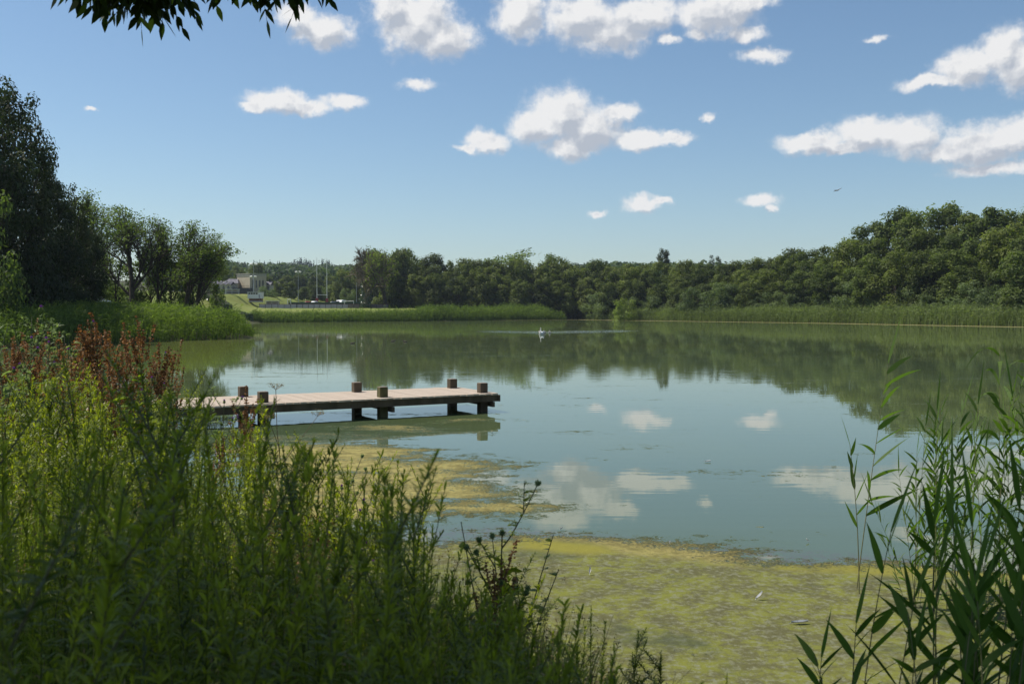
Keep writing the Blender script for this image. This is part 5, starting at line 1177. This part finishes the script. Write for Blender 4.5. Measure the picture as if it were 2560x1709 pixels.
# ------------------------------------------------------------------ reeds standing in the water on the right
def place_reed(proto, H, bx, by, tx, ty, label, group=None, Y=None, z=-.05, rz=0.):
    b = gnd(bx, by, z) if Y is None else at(bx, by, Y)
    t = at(tx, ty, b.y + .05); v = t - b; L = v.length; q = Vector((0, 0, 1)).rotation_difference(v.normalized())
    e = proto.spawn('reed', b, 0, L / H, label, 'reed', group); e.rotation_mode = 'QUATERNION'; e.rotation_quaternion = q @ Matrix.Rotation(rz, 3, 'Z').to_quaternion(); return e
RP = [reedp(850 + i, 2.0, [18, 16, 17, 19][i], .46, .036) for i in range(4)]
RL = [reedp(860 + i, 2.0, [15, 17, 16][i], .56, .030, -1, .8, .75) for i in range(3)]
RN = [reedp(870 + i, 1.5, [13, 16, 14, 17][i], .40, .034, [1, 1, -1, 1][i], .95, .18, .15) for i in range(4)]
hero1 = reedp(880, 2.0, 13, .50, .044, 1, .80, .22, .34)
place_reed(hero1, 2.0, 2140, 1487, 2196, 905, 'tallest slender reed, its leaves streaming right against the far water')
hero2 = reedp(881, 1.2, 7, .28, .032, -1, 1.15, .02, .45)
place_reed(hero2, 1.2, 2148, 1500, 2140, 1110, 'shorter reed with two upright leaves beside the tallest one')
for i in range(19):
    bx = frng.uniform(2245, 2385); by = frng.uniform(1495, 1560); tx = bx + frng.uniform(-30, 60); ty = frng.uniform(1020, 1230)
    place_reed(RP[i % 4], 2.0, bx, by, tx, ty, 'green reed in the thin clump right of the tallest reed', 'reeds of the thin middle clump', rz=frng.normal() * .5)
for i in range(5):
    bx = frng.uniform(2270, 2300); place_reed(RP[i % 4], 2.0, bx, 1535, frng.uniform(2150, 2420), frng.uniform(1150, 1330), 'reed leaning out of the thin middle clump', 'leaning reeds of the middle clump', rz=frng.normal())
for i, (bx, tx, ty) in enumerate([(2500, 2552, 1080), (2530, 2600, 960), (2470, 2440, 1120), (2560, 2570, 940), (2590, 2640, 860), (2440, 2455, 1130), (2620, 2620, 900), (2520, 2500, 1050), (2480, 2520, 1190), (2600, 2560, 1040), (2640, 2680, 800), (2680, 2640, 930), (2550, 2590, 1150), (2420, 2430, 1010), (2400, 2380, 1180), (2560, 2500, 1180), (2600, 2540, 990), (2520, 2470, 1230), (2500, 2530, 870), (2460, 2500, 1010), (2580, 2520, 1290)]):
    place_reed(RL[i % 3] if i % 2 == 0 else RP[i % 4], 2.0, bx, 1560 + 20 * (i % 3), tx, ty, f'sunlit reed with long drooping leaves near the right edge, {o_(i)} of its cluster', 'tall lit reeds at the right edge', rz=frng.normal() * .6)
for i, (px0, tx, ty, Yb) in enumerate([(2148, 2196, 1330, 3.5), (2120, 2112, 1560, 3.3), (2100, 2072, 1640, 3.2), (2330, 2290, 1330, 3.4), (2370, 2310, 1440, 3.1), (2380, 2385, 1500, 3.0), (2440, 2450, 1330, 3.0), (2455, 2500, 1240, 3.2), (2480, 2530, 1400, 2.9), (2520, 2560, 1300, 3.0), (2560, 2600, 1420, 2.8), (2540, 2570, 1500, 2.8),
        (2600, 2620, 1330, 3.0), (2420, 2400, 1560, 2.8), (2340, 2360, 1600, 3.0), (2500, 2480, 1560, 2.7), (2580, 2560, 1580, 2.7), (2030, 2037, 1650, 3.4), (2470, 2440, 1450, 2.9), (2550, 2530, 1380, 3.0), (2620, 2580, 1480, 2.8), (2400, 2420, 1420, 3.1), (2620, 2640, 1250, 3.3), (2540, 2600, 1180, 3.4), (2450, 2400, 1300, 3.3), (2360, 2420, 1480, 2.7), (2290, 2310, 1560, 2.8), (2250, 2240, 1620, 2.9), (2600, 2560, 1350, 2.6), (2500, 2540, 1470, 2.6), (2440, 2480, 1520, 2.6), (2180, 2240, 1480, 3.0)]):
    b = at(px0, 1709, Yb); zb = min(tz(b.x, Yb), 0) - .02 if sdist([b.x], [Yb])[0] < 0 else tz(b.x, Yb) - .02
    t = at(tx, ty - (20 if tx > 2250 else 0), Yb); bb = Vector((b.x - (t.x - b.x) * .3, Yb, zb)); v = t - bb; q = Vector((0, 0, 1)).rotation_difference(v.normalized())
    e = RN[i % 4].spawn('reed', bb, 0, (max(v.length / 1.5, .8), max(v.length / 1.5, .8), v.length / 1.5), f'dark shaded reed with broad blades in the lower right corner, {o_(i)} of the near ones', 'reed', 'dark near reeds in the lower right corner')
    e.rotation_mode = 'QUATERNION'; e.rotation_quaternion = q @ Matrix.Rotation(frng.normal() * .4, 3, 'Z').to_quaternion()

# ------------------------------------------------------------------ the tree whose branches hang into the picture and shade the near bank
def overhang():
    rng = np.random.default_rng(990); base = Vector((-5.2, -2.6, 0)); z0 = tz(base.x, base.y)
    e = empty('overhanging_tree', (base.x, base.y, z0)); tag(e, 'ash tree whose dark leafy branches hang into the top left of the photo', 'tree')
    B = []; tp = np.array([[0, 0, -.2], [.1, .1, 1.8], [.3, .3, 3.6], [.6, .7, 6.2]]); B.append((tp, np.array([.34, .27, .22, .12]), 0)); lob = []
    for k in range(110):
        x = rng.uniform(-4.2, 6.6); y = rng.uniform(.6, 5.2 if x < -1 else (7.0 if x < 1.5 else 9.0)); zc = 6.6 + rng.uniform(-.6, 3.4)
        if zc < 2.1 + .315 * max(y + base.y, 0) + 1.7: continue
        lob.append((x, y, zc, rng.uniform(.75, 1.25)))
        b = tp[2] * .5 + tp[3] * .5 if k % 2 else tp[3]; en = np.array([x, y, zc]); B.append((np.array([b, b * .7 + en * .3 + [0, 0, .3], b * .35 + en * .65 + [0, 0, .3], en]), np.array([.09, .06, .035, .012]), 1))
    P = []; lv = Geo()
    def spray(c, r, n, seed, low):
        """hanging twigs with pinnate pairs of leaflets"""
        r2 = np.random.default_rng(seed)
        for k in range(n):
            p = np.array(c) + r2.uniform(-1, 1, 3) * np.array(r); a = r2.uniform(0, 6.28); d = np.array([math.cos(a) * .7, math.sin(a) * .5, -.75]); Lr = r2.uniform(.16, .26); q = p + d * Lr * np.linspace(0, 1, 4)[:, None]; q[:, 2] -= .05 * np.linspace(0, 1, 4) ** 2
            P.append((q - np.array(base) - [0, 0, z0], np.array([.003, .0025, .002, .001]), 2))
            m = 9; u = np.repeat(np.linspace(.25, 1, 5), 2)[:m]; sgn = np.where(np.arange(m) % 2, 1, -1); b = np.column_stack([np.interp(u, np.linspace(0, 1, 4), q[:, i]) for i in range(3)])
            sd = np.cross(d, r2.normal(size=3)); sd /= np.linalg.norm(sd); dd = d * .7 + sd * sgn[:, None] * .8 + np.array([0, 0, -.35]); dd[-1] = d
            strips(lv, b - np.array(base) - [0, 0, z0], dd, r2.uniform(.06, .085, m), .030, .15, r2.uniform(0, .7, m), 4, [.15, .85, 1, .6, .03], rng=r2)
    for px, py, w_, n in [(180, -45, 60, 14), (250, -10, 60, 26), (310, 10, 60, 34), (350, 20, 50, 26), (390, -5, 40, 22), (420, -25, 40, 14), (470, -45, 40, 10), (260, 30, 40, 10), (570, -20, 30, 12), (620, 5, 30, 14), (650, -20, 40, 16), (700, -35, 40, 16), (740, -12, 30, 16), (765, -35, 30, 12), (800, -45, 30, 8), (240, -90, 160, 50), (380, -110, 120, 40), (660, -110, 130, 40)]:
        p = at(px, py - (142 if px < 500 else 165), 4.6); spray(p, (w_ / FPX * 4.6, .35, .06), n, int(px), True)
    # boughs that carry the sprays
    for px in (250, 380, 640, 740):
        p = np.array(at(px, -120, 4.6)) - np.array(base) - [0, 0, z0]; b = tp[2]; B.append((np.array([b, b * .65 + p * .35 + [0, 0, .9], b * .3 + p * .7 + [0, 0, .7], p]), np.array([.08, .055, .03, .008]), 1))
    trunk_geo(B + P).obj('trunk', M['bark'], e, True)
    lv.obj('hanging_leaves', M['ash_leaf'], e)
    lobe_crown(rng, lob, 700, .17, .8, (.1, .7)).obj('crown', M['ash_leaf'], e)
overhang()
